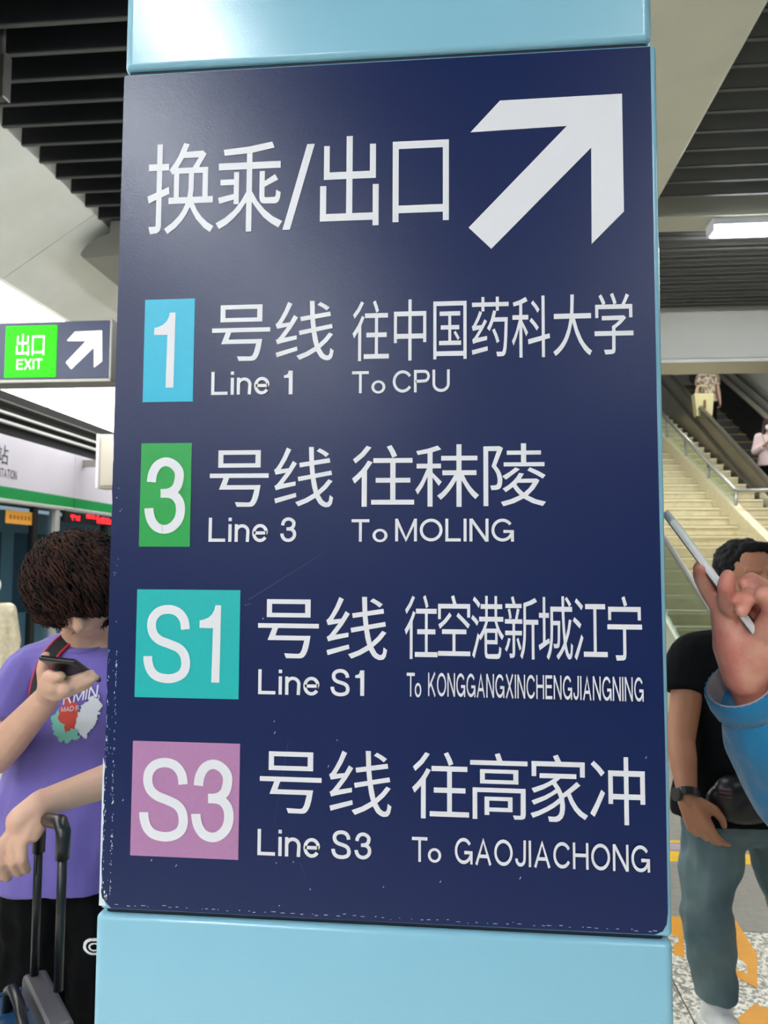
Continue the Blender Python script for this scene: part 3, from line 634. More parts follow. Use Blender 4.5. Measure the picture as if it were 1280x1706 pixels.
# hanging EXIT sign
ex = empty('exit_sign', (-2.6, 4.4, 2.55), 'hanging navy sign with lit green EXIT box and white arrow, left of the pillar', 'sign')
YS = 4.4
c1 = at(-330, 560, YS); c2 = at(189, 533, YS); c3 = at(189, 634, YS)
ex_x0, ex_x1, ez1, ez0 = c1.x, c2.x, c2.z, c3.z
M_NAVY2 = mat('sign_navy_plain', srgb(66, 76, 112), .4, spec=.5)
obj('sign_box', B(ex_x0, ex_x1-.012, YS, YS+.14, ez0+.012, ez1, .006), M_NAVY2, ex)
obj('metal_trim', B(ex_x0, ex_x1, YS-.012, YS+.15, ez0-.008, ez0+.014, .004), M_STEEL, ex)
obj('metal_trim', B(ex_x1-.014, ex_x1, YS-.012, YS+.15, ez0, ez1+.004, .004), M_STEEL, ex)
def eq(x, y, d=.004):
    p = at(x, y, YS); return (p.x, YS-d, p.z)
ga = eq(11, 544); gb = eq(93, 628)
M_GLOW = mat('lit_green', (.015, .50, .0, 1), .7, emit=.95); M_GLOWY = mat('lit_yellow_green', (.55, 1.0, .10, 1), .4, emit=1.0)
M_LITW = mat('lit_white', (1, 1, .92, 1), .4, emit=.8)
gbx = obj('green_box', B(ga[0], gb[0], YS-.006, YS+.002, gb[2], ga[2], .002), M_GLOW, ex); gbx['label'] = 'lit green EXIT box'
wd = gb[0]-ga[0]; hg = ga[2]-gb[2]
bm = bmesh.new()
text_bm(bm, 'EXIT', lambda a, b: (ga[0]+wd*(.24+a*.50), YS-.0085, gb[2]+hg*(.15+b*.20)), gap=.16)
text_bm(bm, '出', lambda a, b: (ga[0]+wd*(.22+a*.25), YS-.0085, gb[2]+hg*(.42+b*.42)))
text_bm(bm, '口', lambda a, b: (ga[0]+wd*(.53+a*.24), YS-.0085, gb[2]+hg*(.42+b*.38)))
finish_flat(bm, (0, -1, 0)); obj('lettering', bm, M_LITW, gbx)
bm = bmesh.new()
ar = [(112, 568), (125, 553), (170, 551), (170, 602), (157, 612), (157, 578), (119, 615), (110, 604), (144, 568)]
prism(bm, [eq(x, y, .0005) for x, y in ar], (0, -.002, 0)); obj('arrow', bm, M_LITW, ex)
for xx in (at(-60, 500, YS).x, ex_x0+.3):
    bm = bmesh.new(); tube(bm, [(xx, YS+.07, ez1), (xx, YS+.07, 4.2)], .012); obj('hanger_rod', bm, M_STEEL, ex)

# clamp box on a dark drop rod at the upper left
hb = empty('hanging_camera', (at(4, 130, 3.3).x, 3.3, at(4, 165, 3.3).z), 'small dark metal box on a drop rod at the top left edge, below the baffles', 'camera')
p0 = at(-14, 166, 3.3); p1 = at(10, 92, 3.3)
obj('housing', B(p0.x, p1.x, 3.285, 3.33, p0.z, p1.z, .006), M_DKSTEEL, hb)
obj('edge_plate', B(p1.x, p1.x+.010, 3.28, 3.335, p0.z, p1.z+.004, .004), M_STEEL, hb)
bm = bmesh.new(); px_ = at(5, 60, 3.35).x; tube(bm, [(px_, 3.35, p1.z-.01), (px_, 3.35, 4.3)], .014); obj('drop_rod', bm, M_DKSTEEL, hb)

# ================================================================== STAIRS AND ESCALATOR (right)
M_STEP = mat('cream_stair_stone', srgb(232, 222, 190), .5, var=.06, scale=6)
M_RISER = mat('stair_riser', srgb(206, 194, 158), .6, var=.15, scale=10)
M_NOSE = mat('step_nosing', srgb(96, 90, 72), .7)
M_GLASS2 = glassmat('balustrade_glass', (.80, .86, .80, 1), .05)
M_KERB = mat('cream_kerb', srgb(205, 192, 158), .5, var=.1, scale=12)
stairs = empty('staircase', (3.4, 8, 0), 'cream stone staircase rising away beside the escalator, right of the pillar', 'stairs')
ST0, RUN, RISE = 6.55, .335, .1474
NS = 32
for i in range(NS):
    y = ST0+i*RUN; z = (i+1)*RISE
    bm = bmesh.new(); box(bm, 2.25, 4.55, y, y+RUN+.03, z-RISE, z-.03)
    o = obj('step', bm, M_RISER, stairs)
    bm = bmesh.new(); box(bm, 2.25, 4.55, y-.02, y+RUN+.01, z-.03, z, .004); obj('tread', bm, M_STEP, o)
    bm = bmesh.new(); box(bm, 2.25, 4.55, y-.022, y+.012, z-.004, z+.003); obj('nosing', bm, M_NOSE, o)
ZT = lambda y: (y-ST0)/RUN*RISE+RISE
bm = bmesh.new()
ya, yb = 9.6, ST0+NS*RUN
prism(bm, [(3.82, ya, ZT(ya)-.2), (3.82, yb, ZT(yb)-.2), (3.82, yb, ZT(yb)+.2), (3.82, ya, ZT(ya)+.2)], (.12, 0, 0))
obj('kerb', bm, M_KERB, stairs)
bm = bmesh.new(); XR = 3.88
s1 = atX(1226, 817, XR); s2 = atX(1102, 688, XR); dz = (s2.z-s1.z)/(s2.y-s1.y)
tube(bm, [s1, s1+Vector((0, 9, 9*dz))], .03); tube(bm, [s1, (s1.x+1.2, s1.y, s1.z)], .03)
rail = obj('handrail', bm, M_STEEL, stairs)
for k_ in range(7):
    y = s1.y+k_*1.15; bm = bmesh.new(); tube(bm, [(XR, y, ZT(y)-.02), (XR, y, s1.z+(y-s1.y)*dz)], .022); obj('post', bm, M_STEEL, stairs)
bm = bmesh.new()
prism(bm, [(XR, s1.y+.03, ZT(s1.y)+.1), (XR, yb, ZT(yb)+.2), (XR, yb, s1.z+(yb-s1.y)*dz-.05), (XR, s1.y+.03, s1.z-.05)], (.012, 0, 0))
obj('glass_panel', bm, M_GLASS2, stairs)
bm = bmesh.new(); prism(bm, [(2.19, ST0, 0), (2.19, yb, 0), (2.19, yb, ZT(yb)-.02), (2.19, ST0, .12)], (.06, 0, 0)); obj('stringer', bm, mat('pale_green_stringer', srgb(196, 200, 172), .3, var=.2, scale=3), stairs)
# left hand glass balustrade with chrome rail
bm = bmesh.new()
prism(bm, [(2.2, 6.3, .05), (2.2, yb, ZT(yb)), (2.2, yb, ZT(yb)+.9), (2.2, 6.9, 1.08), (2.2, 6.3, .95)], (.012, 0, 0)); obj('glass_panel', bm, M_GLASS2, stairs)
bm = bmesh.new(); tube(bm, [(2.2, 6.25, .1), (2.2, 6.22, .8), (2.2, 6.35, 1.0), (2.2, 6.9, 1.12), (2.2, yb, ZT(yb)+.95)], .028); obj('handrail', bm, M_STEEL, stairs)

# escalator
M_ESC = mat('escalator_cladding', srgb(134, 128, 116), .32, metal=.55, var=.12, scale=2)
M_ESC2 = mat('escalator_inner', srgb(24, 24, 27), .4)
M_ESTEP = mat('escalator_step', srgb(42, 42, 44), .45)
esc = empty('escalator', (5.2, 12, 0), 'steel escalator climbing away on the right with a woman in white riding it', 'escalator')
XE = 4.62
e1 = atX(1270, 800, XE); e2 = atX(1100, 612, XE); es = (e2.z-e1.z)/(e2.y-e1.y)
EH = lambda y: e1.z+(y-e1.y)*es
y_a, y_b = 8.9, 20.5
bm = bmesh.new()
prism(bm, [(XE, y_a, max(0, EH(y_a)-1.7)), (XE, y_b, EH(y_b)-1.75), (XE, y_b, EH(y_b)-.35), (XE, y_a, EH(y_a)-.35)], (.16, 0, 0)); obj('outer_cladding', bm, M_ESC, esc)
bm = bmesh.new()
prism(bm, [(XE+.06, y_a, EH(y_a)-.36), (XE+.06, y_b, EH(y_b)-.36), (XE+.06, y_b, EH(y_b)-.03), (XE+.06, y_a, EH(y_a)-.03)], (.03, 0, 0)); obj('balustrade_panel', bm, M_ESC, esc)
for xx in (XE+.075, 6.1):
    bm = bmesh.new()
    n_ = 12; pts = [(xx, y_a-.35, EH(y_a)-1.0), (xx, y_a-.45, EH(y_a)-.6), (xx, y_a-.3, EH(y_a)-.18), (xx, y_a, EH(y_a)), (xx, y_b, EH(y_b))]
    tube(bm, pts, .045, 8); obj('handrail', bm, mat('worn_handrail', srgb(92, 86, 76), .3), esc)
    o = bmesh.new(); prism(o, [(xx-.05, y_a, EH(y_a)-.42), (xx-.05, y_b, EH(y_b)-.42), (xx-.05, y_b, EH(y_b)-.36), (xx-.05, y_a, EH(y_a)-.36)], (.12, 0, 0)); obj('decking', o, mat('bright_deck', srgb(186, 178, 160), .3, metal=.5), esc)
bm = bmesh.new()
prism(bm, [(6.05, y_a, 0), (6.05, y_b, EH(y_b)-1.2), (6.05, y_b, EH(y_b)-.4), (6.05, y_a, EH(y_a)-.4)], (.14, 0, 0)); obj('inner_panel', bm, M_ESC2, esc)
for i in range(28):
    y = 9.0+i*.4; z = EH(y)-1.08
    bm = bmesh.new(); box(bm, XE+.17, 6.04, y, y+.44, z-.28, z, .004); o = obj('step', bm, M_ESTEP, esc)
    bm = bmesh.new(); box(bm, XE+.17, 6.04, y, y+.02, z-.002, z+.003); obj('step_edge', bm, M_YEL2, o)
bm = bmesh.new(); yy = 10.9
prism(bm, [(XE-.012, yy, EH(yy)-.33), (XE-.012, yy+1.3, EH(yy+1.3)-.33), (XE-.012, yy+1.3, EH(yy+1.3)-.16), (XE-.012, yy, EH(yy)-.16)], (.02, 0, 0))
o = obj('notice_plate', bm, mat('pale_plate', srgb(205, 198, 172), .5), esc)
# pale wall panels beyond the escalator
esw = tag(obj('wall_escalator', B(6.3, 6.5, 8.3, 21, 0, 9.3), M_GREYW), kind='structure')

# ================================================================== FLOOR MARKINGS
def marking(name, px, m, label, parent=None):
    bm = bmesh.new(); prism(bm, [tuple(atZ(x, y, 0.0008)) for x, y in px], (0, 0, .0012)); return tag(obj(name, bm, m), label, 'floor marking')
marking('floor_arrow', [(1200, 1527), (1222, 1527), (1262, 1590), (1262, 1647), (1208, 1618), (1216, 1612), (1246, 1622), (1244, 1607), (1206, 1572)], M_YEL, 'orange bent arrow marking on the granite behind the jeans leg')
marking('floor_stripe', [(1119, 1527), (1136, 1527), (1141, 1596), (1123, 1590), (1123, 1574), (1131, 1572), (1130, 1562), (1119, 1556)], M_YEL, 'orange marking on the granite beside the lower right edge of the pillar')
marking('floor_patch', [(1226, 1700), (1258, 1672), (1300, 1690), (1320, 1740), (1228, 1740)], M_YEL, 'orange marking at the bottom right corner of the granite floor')
t = empty('floor_line', tuple(atZ(1150, 1415, 0.001)), 'yellow, lilac and yellow safety line across the floor right of the pillar', 'floor marking')
for ya_, yb_, m_ in ((1399, 1403, M_YEL2), (1404, 1415, M_LILAC), (1417, 1434, M_YEL2)):
    bm = bmesh.new(); a_ = atZ(1090, ya_, .001).y; b_ = atZ(1090, yb_, .001).y
    box(bm, .9, 2.1, b_, a_, .0006, .002); obj('stripe', bm, m_, t)
t = tag(obj('floor_sticker', prism(bmesh.new(), [(-3.6, 3.4, .0006), (-2.4, 3.4, .0006), (-2.4, 4.4, .0006), (-3.6, 4.4, .0006)], (0, 0, .0014)), M_CYAN), 'cyan square marking on the platform floor at the left edge', 'floor marking')
t = tag(obj('floor_stripe', prism(bmesh.new(), [(-3.6, 4.5, .0006), (-2.4, 4.5, .0006), (-2.4, 4.9, .0006), (-3.6, 4.9, .0006)], (0, 0, .0014)), M_YEL2), 'yellow stripe on the platform floor behind the man in purple', 'floor marking')

# ================================================================== PEOPLE
def ico(bm, p, r, sx=1, sy=1, sz=1, M=None, sub=2):
    mm = Matrix.Translation(Vector(p)) @ (M.to_4x4() if M is not None else Matrix.Identity(4)) @ Matrix.Diagonal((r*sx, r*sy, r*sz, 1))
    bmesh.ops.create_icosphere(bm, subdivisions=sub, radius=1, matrix=mm)
def cone(bm, p0, r0_, p1, r1, ends=True, n=14, flat=1.0, side=None):
    """tapered limb piece; flat<1 squashes it across `side`"""
    p0 = Vector(p0); p1 = Vector(p1); t = (p1-p0)
    if t.length < 1e-6: return
    t.normalize()
    s = (Vector(side)-t*Vector(side).dot(t)).normalized() if side is not None else t.orthogonal().normalized()
    q = t.cross(s)
    ra = [bm.verts.new(p0+(s*math.cos(2*PI*k/n)*flat+q*math.sin(2*PI*k/n))*r0_) for k in range(n)]
    rb = [bm.verts.new(p1+(s*math.cos(2*PI*k/n)*flat+q*math.sin(2*PI*k/n))*r1) for k in range(n)]
    for k in range(n): bm.faces.new((ra[k], ra[(k+1) % n], rb[(k+1) % n], rb[k]))
    bm.faces.new(ra[::-1]); bm.faces.new(rb)
    if ends:
        M = Matrix((s, q, t)).transposed()
        ico(bm, p0, r0_, flat, 1, 1, M); ico(bm, p1, r1, flat, 1, 1, M)
def chain(bm, pts, rs, flat=1.0, side=None):
    for i in range(len(pts)-1): cone(bm, pts[i], rs[i], pts[i+1], rs[i+1], True, 12, flat, side)
def remesh(bm, voxel, smooth=4, wrinkle=None):
    me = bpy.data.meshes.new('tmp'); bm.to_mesh(me); bm.free()
    o = bpy.data.objects.new('tmp', me); C.objects.link(o)
    m = o.modifiers.new('r', 'REMESH'); m.mode = 'VOXEL'; m.voxel_size = voxel; m.use_smooth_shade = True
    if smooth:
        s = o.modifiers.new('s', 'SMOOTH'); s.iterations = smooth; s.factor = .5
    dg = bpy.context.evaluated_depsgraph_get(); dg.update()
    out = bpy.data.meshes.new_from_object(o.evaluated_get(dg))
    bpy.data.objects.remove(o); bpy.data.meshes.remove(me)
    if wrinkle:
        amp, sc, sx = wrinkle
        nr = [v.normal.copy() for v in out.vertices]
        for v, n in zip(out.vertices, nr):
            p = Vector((v.co.x*sc*sx[0], v.co.y*sc*sx[1], v.co.z*sc*sx[2]))
            v.co += n*(noise.noise(p)*amp+noise.noise(p*2.3)*amp*.4)
    for p in out.polygons: p.use_smooth = True
    return out
def frame(f, u):
    f = Vector(f).normalized(); s = f.cross(Vector(u)).normalized(); u = s.cross(f).normalized()
    return s, f, u       # s = the person's right side
def head_geo(bm, c, f, u, k=1.0):
    """head with brow, nose, lips, chin and ears, added to the body; c = skull centre"""
    s, f, u = frame(f, u); M = Matrix((s, f, u)).transposed()
    P = lambda a, b, d: c+(s*a+f*b+u*d)*k
    ico(bm, P(0, -.012, .028), .5, .150*k, .188*k, .172*k, M, 3)      # cranium
    ico(bm, P(0, .018, -.035), .5, .128*k, .140*k, .165*k, M, 3)      # face
    ico(bm, P(0, .042, -.092), .5, .070*k, .060*k, .050*k, M)         # chin
    cone(bm, P(-.048, .0, -.055), .022*k, P(-.018, .05, -.098), .016*k); cone(bm, P(.048, .0, -.055), .022*k, P(.018, .05, -.098), .016*k)
    cone(bm, P(0, .082, .008), .009*k, P(0, .107, -.034), .0135*k)    # nose
    ico(bm, P(-.012, .094, -.037), .009*k); ico(bm, P(.012, .094, -.037), .009*k)
    cone(bm, P(-.045, .070, .022), .010*k, P(-.012, .082, .020), .010*k); cone(bm, P(.045, .070, .022), .010*k, P(.012, .082, .020), .010*k)
    cone(bm, P(-.018, .080, -.062), .0065*k, P(.018, .080, -.062), .0065*k); cone(bm, P(-.016, .079, -.070), .007*k, P(.016, .079, -.070), .007*k)
    ico(bm, P(-.040, .066, -.022), .018*k); ico(bm, P(.040, .066, -.022), .018*k)
    for q in (-1, 1):
        ico(bm, P(q*.074, -.012, -.008), .5, .014*k, .034*k, .058*k, M)
    return P, M
def eyes(parent, P, k, open_=True):
    for q in (-1, 1):
        bm = bmesh.new(); ico(bm, P(q*.031, .0665, .002), .0125*k, sub=2); e = obj('eye', bm, mat('eye_white', srgb(205, 198, 190), .3), parent, True)
        bm = bmesh.new(); ico(bm, P(q*.031, .0745, .001), .0055*k); obj('iris', bm, mat('dark_iris', srgb(26, 18, 14), .2), e, True)
        bm = bmesh.new(); pts = [P(q*(.014+.034*i/5), .0785-.004*(i/5)**2*3, .0245+.004*math.sin(PI*i/5)) for i in range(6)]; tube(bm, pts, [.0022*k, .003*k, .0032*k, .003*k, .0025*k, .0012*k], 6)
        obj('eyebrow', bm, M_HAIRK, parent)
        bm = bmesh.new(); pts = [P(q*(.018+.028*i/5), .0785-.005*abs(i-2.5)/2.5, .0055+.0035*math.sin(PI*i/5)) for i in range(6)]; tube(bm, pts, .0018*k, 5)
        obj('eyelid', bm, M_HAIRK, parent)
def hand_geo(bm, W, d, n, side, curls=(.5, .55, .6, .7), thumb=(.5, .6), k=1.0, spread=.06):
    """W wrist, d towards the knuckles, n out of the palm, side towards the thumb"""
    d = Vector(d).normalized(); n = Vector(n); n = (n-d*n.dot(d)).normalized(); sd = Vector(side); sd = (sd-d*sd.dot(d)-n*sd.dot(n)).normalized()
    offs = (.027, .0095, -.0085, -.026); lens = ((.040, .024, .019), (.044, .028, .020), (.041, .026, .020), (.032, .019, .017)); rad = (.0088, .009, .0086, .0076)
    for i in range(4):
        mcp = W+(d*(.090-.004*abs(i-1))+sd*offs[i])*k
        cone(bm, W+(d*.01+sd*offs[i]*.62)*k, .0155*k, mcp, .0115*k)
        a = 0; p = mcp; dd = (d+sd*spread*(1.2-i)).normalized()
        for j, L in enumerate(lens[i]):
            a += curls[i]*(1.0, 1.15, .7)[j]
            v = dd*math.cos(a)+n*math.sin(a); q = p+v*L*k
            r_ = rad[i]*(1, .93, .84)[j]*k; cone(bm, p, r_, q, rad[i]*(.93, .84, .74)[j]*k); p = q
    ax = (d*.72+sd*.68+n*thumb[0]*.7).normalized()
    p = W+(d*.018+sd*.020+n*.006)*k; q = p+ax*.042*k; cone(bm, p, .0155*k, q, .0125*k)
    ax2 = (d*.9+sd*(.45-thumb[1]*.8)+n*thumb[0]).normalized(); r2 = q+ax2*.032*k; cone(bm, q, .0115*k, r2, .010*k)
    ax3 = (d*.95+sd*(.2-thumb[1])+n*thumb[0]).normalized(); cone(bm, r2, .010*k, r2+ax3*.025*k, .008*k)
def torso_geo(bm, J, infl=0, hem=None, k=1.0):
    """ribcage, waist and pelvis as squashed ellipsoids; J holds chest, pelvis, side and front"""
    s, f = J['s'], J['f']; u = Vector((0, 0, 1)); ch, pv = Vector(J['chest']), Vector(J['pelvis'])
    M = Matrix((s, f, u)).transposed()
    wsh = J.get('w', 1.0)
    ico(bm, ch, .5, (.31+2*infl)*wsh, .215+2*infl, .34+infl, M, 3)
    ico(bm, ch+u*.09, .5, (.33+2*infl)*wsh, .17+2*infl, .17+infl, M, 3)
    ico(bm, (ch+pv)/2, .5, (.275+2*infl)*wsh, .20+2*infl, .34+infl, M, 3)
    if hem is None: ico(bm, pv, .5, (.325+2*infl)*wsh, .225+2*infl, .26+infl, M, 3)
def body(name, J, voxel=.006, shirt=None, trousers=None, shoes=None, skin=None, sleeve=.62, label=None, group=None, wr=(.010, 9, (1, 1, .45))):
    """one continuous body mesh plus clothing children"""
    root = empty(name, (J['pelvis'][0], J['pelvis'][1], J.get('base', 0)), label, 'person', group)
    bm = bmesh.new(); s, f = J['s'], J['f']
    V = {k_: Vector(v) for k_, v in J.items() if k_ not in ('baggy', 's', 'f', 'w', 'base', 'hands', 'hf', 'hu', 'hk', 'hem', 'elw', 'girth')}
    torso_geo(bm, J)
    g = J.get('girth', 1.0)
    P, HM = head_geo(bm, V['head'], J['hf'], J['hu'], J.get('hk', 1.0))
    cone(bm, V['neck'], .058*g, P(0, -.022, -.06), .052*g)
    for q in 'lr':
        cone(bm, V['neck']-Vector((0, 0, .02)), .05, V['sh'+q], .052*g)
        cone(bm, V['sh'+q], .052*g, V['el'+q], .040*g); cone(bm, V['el'+q], .041*g, V['el'+q].lerp(V['wr'+q], .3), .040*g); cone(bm, V['el'+q].lerp(V['wr'+q], .3), .040*g, V['wr'+q], .026*g)
        cone(bm, V['hip'+q], .085*g, V['kn'+q], .056*g); cone(bm, V['kn'+q], .055*g, V['kn'+q].lerp(V['an'+q], .35), .054*g); cone(bm, V['kn'+q].lerp(V['an'+q], .35), .054*g, V['an'+q], .036*g)
    for fn_ in J['hands']: fn_(bm)
    me = remesh(bm, voxel, 2)
    b = obj('body', me, skin, root)
    if shirt:
        bm = bmesh.new(); torso_geo(bm, J, .016*1.0, True)
        hem = J['hem']; u = Vector((0, 0, 1)); c0 = (V['chest']+V['pelvis'])/2; pv = V['pelvis']
        Mx = Matrix((s, f, u)).transposed()
        n = 28; wsh = J.get('w', 1.0); rings = []
        for z, wx, wy, cc in ((V['chest'].z+.06, .335, .235, V['chest']), (c0.z+.04, .325, .25, c0), (pv.z+.10, .352, .276, pv), (hem+.05, .385, .305, pv), (hem, .39, .31, pv)):
            rings.append([bm.verts.new(Vector((cc.x, cc.y, z))+s*math.cos(2*PI*i/n)*wx*.5*wsh+f*math.sin(2*PI*i/n)*wy*.5) for i in range(n)])
        for a_, b_ in zip(rings, rings[1:]):
            for i in range(n): bm.faces.new((a_[i], b_[i], b_[(i+1) % n], a_[(i+1) % n]))
        bm.faces.new(rings[0][::-1]); bm.faces.new(rings[-1])
        cone(bm, V['neck']-Vector((0, 0, .015)), .062, V['neck']-Vector((0, 0, .055)), .085, False)
        for q in 'lr':
            cone(bm, V['neck']-Vector((0, 0, .045)), .06, V['sh'+q], .068)
            e = V['sh'+q].lerp(V['el'+q], min(sleeve, 1))
            cone(bm, V['sh'+q], .068, e, .073 if sleeve < 1 else .062, False); ico(bm, V['sh'+q], .068)
            if sleeve > 1:
                ico(bm, V['el'+q], .062); cone(bm, V['el'+q], .062, V['el'+q].lerp(V['wr'+q], sleeve-1), J.get('elw', .048), False)
        bmesh.ops.recalc_face_normals(bm, faces=bm.faces[:])
        me = remesh(bm, voxel, 5, wr); sh = obj('shirt', me, shirt, root)
    if trousers:
        bm = bmesh.new(); u = Vector((0, 0, 1)); Mx = Matrix((s, f, u)).transposed(); wsh = J.get('w', 1.0)
        ico(bm, V['pelvis']-u*.01, .5, .345*wsh, .252, .31, Mx, 3)
        for q in 'lr':
            bg = J.get('baggy', 1.0); cone(bm, V['hip'+q], .105*bg, V['kn'+q], .074*bg); cone(bm, V['kn'+q], .074*bg, V['an'+q]+u*.02, .060*bg, False)
        me = remesh(bm, voxel, 4, (.016, 11, (1, 1, .9))); tr = obj('trousers', me, trousers, root)
    if shoes:
        for q in 'lr':
            bm = bmesh.new(); a = V['an'+q]; base = a-Vector((0, 0, .085)); ff = J.get('toe', f) if not isinstance(J.get('toe'), dict) else J['toe'][q]
            ff = Vector(ff).normalized(); sd = ff.cross(Vector((0, 0, 1)))
            cone(bm, a-Vector((0, 0, .01)), .045, base+Vector((0, 0, .04))-ff*.02, .042); cone(bm, base+Vector((0, 0, .04))-ff*.02, .040, base+Vector((0, 0, .032))+ff*.13, .036)
            ico(bm, base+Vector((0, 0, .032))+ff*.15, .040, 1, 1, .75)
            me = remesh(bm, max(voxel, .005), 3); so = obj('shoe', me, shoes, root)
            bm = bmesh.new(); pts = [(base+sd*x+ff*y) for x, y in ((-.036, -.06), (.036, -.06), (.045, .08), (.040, .16), (0, .195), (-.040, .16), (-.045, .08))]
            prism(bm, pts, (0, 0, .022)); obj('sole', bm, mat('white_sole', srgb(226, 226, 222), .6), so)
    return root, b, P, HM
def bvh_of(o):
    bm = bmesh.new(); bm.from_mesh(o.data); M = Matrix.Translation(o.parent.location) if o.parent else Matrix.Identity(4)
    bmesh.ops.transform(bm, matrix=M, verts=bm.verts); t = BVHTree.FromBMesh(bm); bm.free(); return t
def decal(tree, mask, x0, x1, z0, z1, step, y0, d=Vector((0, 1, 0)), lift=.002):
    """a patch of print laid on the cloth: grid cells inside mask, dropped onto the surface"""
    bm = bmesh.new(); nx = int((x1-x0)/step); nz = int((z1-z0)/step); V = {}
    def vert(i, j):
        if (i, j) not in V:
            o = Vector((x0+i*step, y0, z0+j*step)); hit = tree.ray_cast(o, d)
            V[(i, j)] = bm.verts.new(hit[0]-d*lift) if hit[0] is not None else None
        return V[(i, j)]
    for i in range(nx):
        for j in range(nz):
            if mask(x0+(i+.5)*step, z0+(j+.5)*step):
                q = [vert(i, j), vert(i+1, j), vert(i+1, j+1), vert(i, j+1)]
                if all(q): bm.faces.new(q)
    return bm

M_SKIN = mat('skin_light', srgb(204, 160, 138), .5, var=.08, scale=18, bump=.05, bscale=300)
M_SKIN2 = mat('skin_tan', srgb(176, 118, 88), .5, var=.12, scale=14)
M_SKIN3 = mat('skin_pink', srgb(208, 148, 128), .48, col2=srgb(196, 118, 104), scale=22, bump=.08, bscale=260)
M_HAIRB = mat('dark_brown_hair', srgb(62, 36, 28), .75, col2=srgb(20, 12, 12), spec=.2, scale=30)
M_HAIRK = mat('black_hair', srgb(14, 12, 14), .7, spec=.2)
M_PURPLE = mat('purple_cotton', srgb(108, 94, 172), .85, var=.08, scale=14, bump=.15, bscale=900, sheen=.2)
M_BLKCLOTH = mat('black_cloth', srgb(7, 7, 9), .9, spec=.15, bump=.1, bscale=700)
M_BLKTEE = mat('black_cotton', srgb(10, 12, 14), .9, spec=.15)
M_JEANS = mat('blue_grey_denim', srgb(70, 94, 104), .85, col2=srgb(104, 122, 124), scale=5, bump=.2, bscale=900)
M_NAVYJ = mat('dark_navy_denim', srgb(34, 44, 56), .85)
M_TEAL = mat('teal_fleece', srgb(14, 112, 158), .9, var=.15, scale=9, bump=.12, bscale=500, sheen=.3)
M_PINK = mat('pale_pink_cloth', srgb(240, 214, 212), .8)
M_WHT = mat('white_cloth', srgb(238, 236, 234), .8)
M_CREAM = mat('cream_cloth', srgb(226, 212, 184), .8, var=.2, scale=25)

# ------------------------------------------------------------------ man in purple, left
s_, f_ = Vector((-.97, .24, 0)).normalized(), Vector((.10, -.99, 0)).normalized(); s_ = f_.cross(Vector((0, 0, 1))).normalized()
LY = 1.80
neck = at(142, 1066, LY); shr = at(52, 1118, LY-.02); shl = at(268, 1112, LY+.02)
elr = at(-10, 1262, 1.66); wrr = at(82, 1158, 1.52)
ell = at(292, 1262, 1.66); wrl = at(70, 1338, 1.47)
pel = Vector((at(120, 1500, LY).x, LY+.02, .88))
def ph_hand(bm):
    # right hand holding the phone level: palm under it, thumb over the near edge, index up behind it
    W = wrr
    pts = lambda l: [at(x, y, Y) for x, y, Y in l]
    cone(bm, W, .026, at(86, 1140, 1.47), .026); cone(bm, at(86, 1140, 1.47), .026, at(94, 1140, 1.44), .021)
    chain(bm, pts([(92, 1150, 1.47), (112, 1146, 1.43)]), [.022, .015])
    chain(bm, pts([(76, 1142, 1.475), (70, 1116, 1.465), (74, 1096, 1.47), (77, 1091, 1.475)]), [.015, .0115, .0095, .008])       # index, raised
    chain(bm, pts([(82, 1128, 1.445), (90, 1128, 1.42), (101, 1126, 1.41), (104, 1126, 1.412)]), [.0145, .011, .0095, .008])    # thumb across the phone
    chain(bm, pts([(98, 1140, 1.44), (122, 1133, 1.435), (140, 1126, 1.44), (152, 1121, 1.445)]), [.0125, .0098, .009, .0075])
    chain(bm, pts([(96, 1148, 1.445), (124, 1142, 1.435), (146, 1135, 1.44), (160, 1129, 1.445)]), [.0125, .0095, .0088, .0072])
    chain(bm, pts([(94, 1158, 1.455), (118, 1153, 1.445), (138, 1145, 1.445), (151, 1139, 1.45)]), [.0125, .009, .0082, .0068])
def rest_hand(bm):
    pts = lambda l: [at(x, y, Y) for x, y, Y in l]
    W = wrl
    for (kx, ky) in ((2, 1408), (20, 1408), (36, 1404), (46, 1396)):
        cone(bm, W.lerp(at(kx, ky, 1.43), .1), .024, at(kx, ky, 1.43), .0105)
    cone(bm, W, .028, at(36, 1368, 1.45), .030)
    for (kx, ky, ex, ey, tx, ty) in ((-14, 1410, -10, 1440, -2, 1462), (4, 1410, 2, 1438, 12, 1462), (21, 1409, 22, 1436, 31, 1454), (38, 1405, 38, 1432, 44, 1449)):
        chain(bm, pts([(kx, ky, 1.43), (ex, ey, 1.425), (tx, ty, 1.45), (tx+3, ty+1, 1.465)]), [.0104, .0094, .0084, .007])
    chain(bm, pts([(60, 1352, 1.46), (66, 1378, 1.445), (58, 1396, 1.435)]), [.017, .012, .009])
J = dict(s=s_, f=f_, pelvis=pel, chest=Vector((at(150, 1200, LY).x, LY+.01, 1.19)), neck=neck, head=at(134, 972, 1.70), hf=(.26, -.72, -.62), hu=(0, -.64, .76), hk=1.0,
         shr=shr, shl=shl, elr=elr, ell=ell, wrr=wrr, wrl=wrl, hipr=pel+s_*.08-Vector((0, 0, .04)), hipl=pel-s_*.08-Vector((0, 0, .04)),
         knr=pel+s_*.08+f_*.03-Vector((0, 0, .44)), knl=pel-s_*.09+f_*.02-Vector((0, 0, .44)), anr=Vector((pel.x, pel.y, .085))+s_*.09, anl=Vector((pel.x, pel.y, .085))-s_*.09,
         hands=[ph_hand, rest_hand], hem=.80, w=1.12, baggy=1.13)
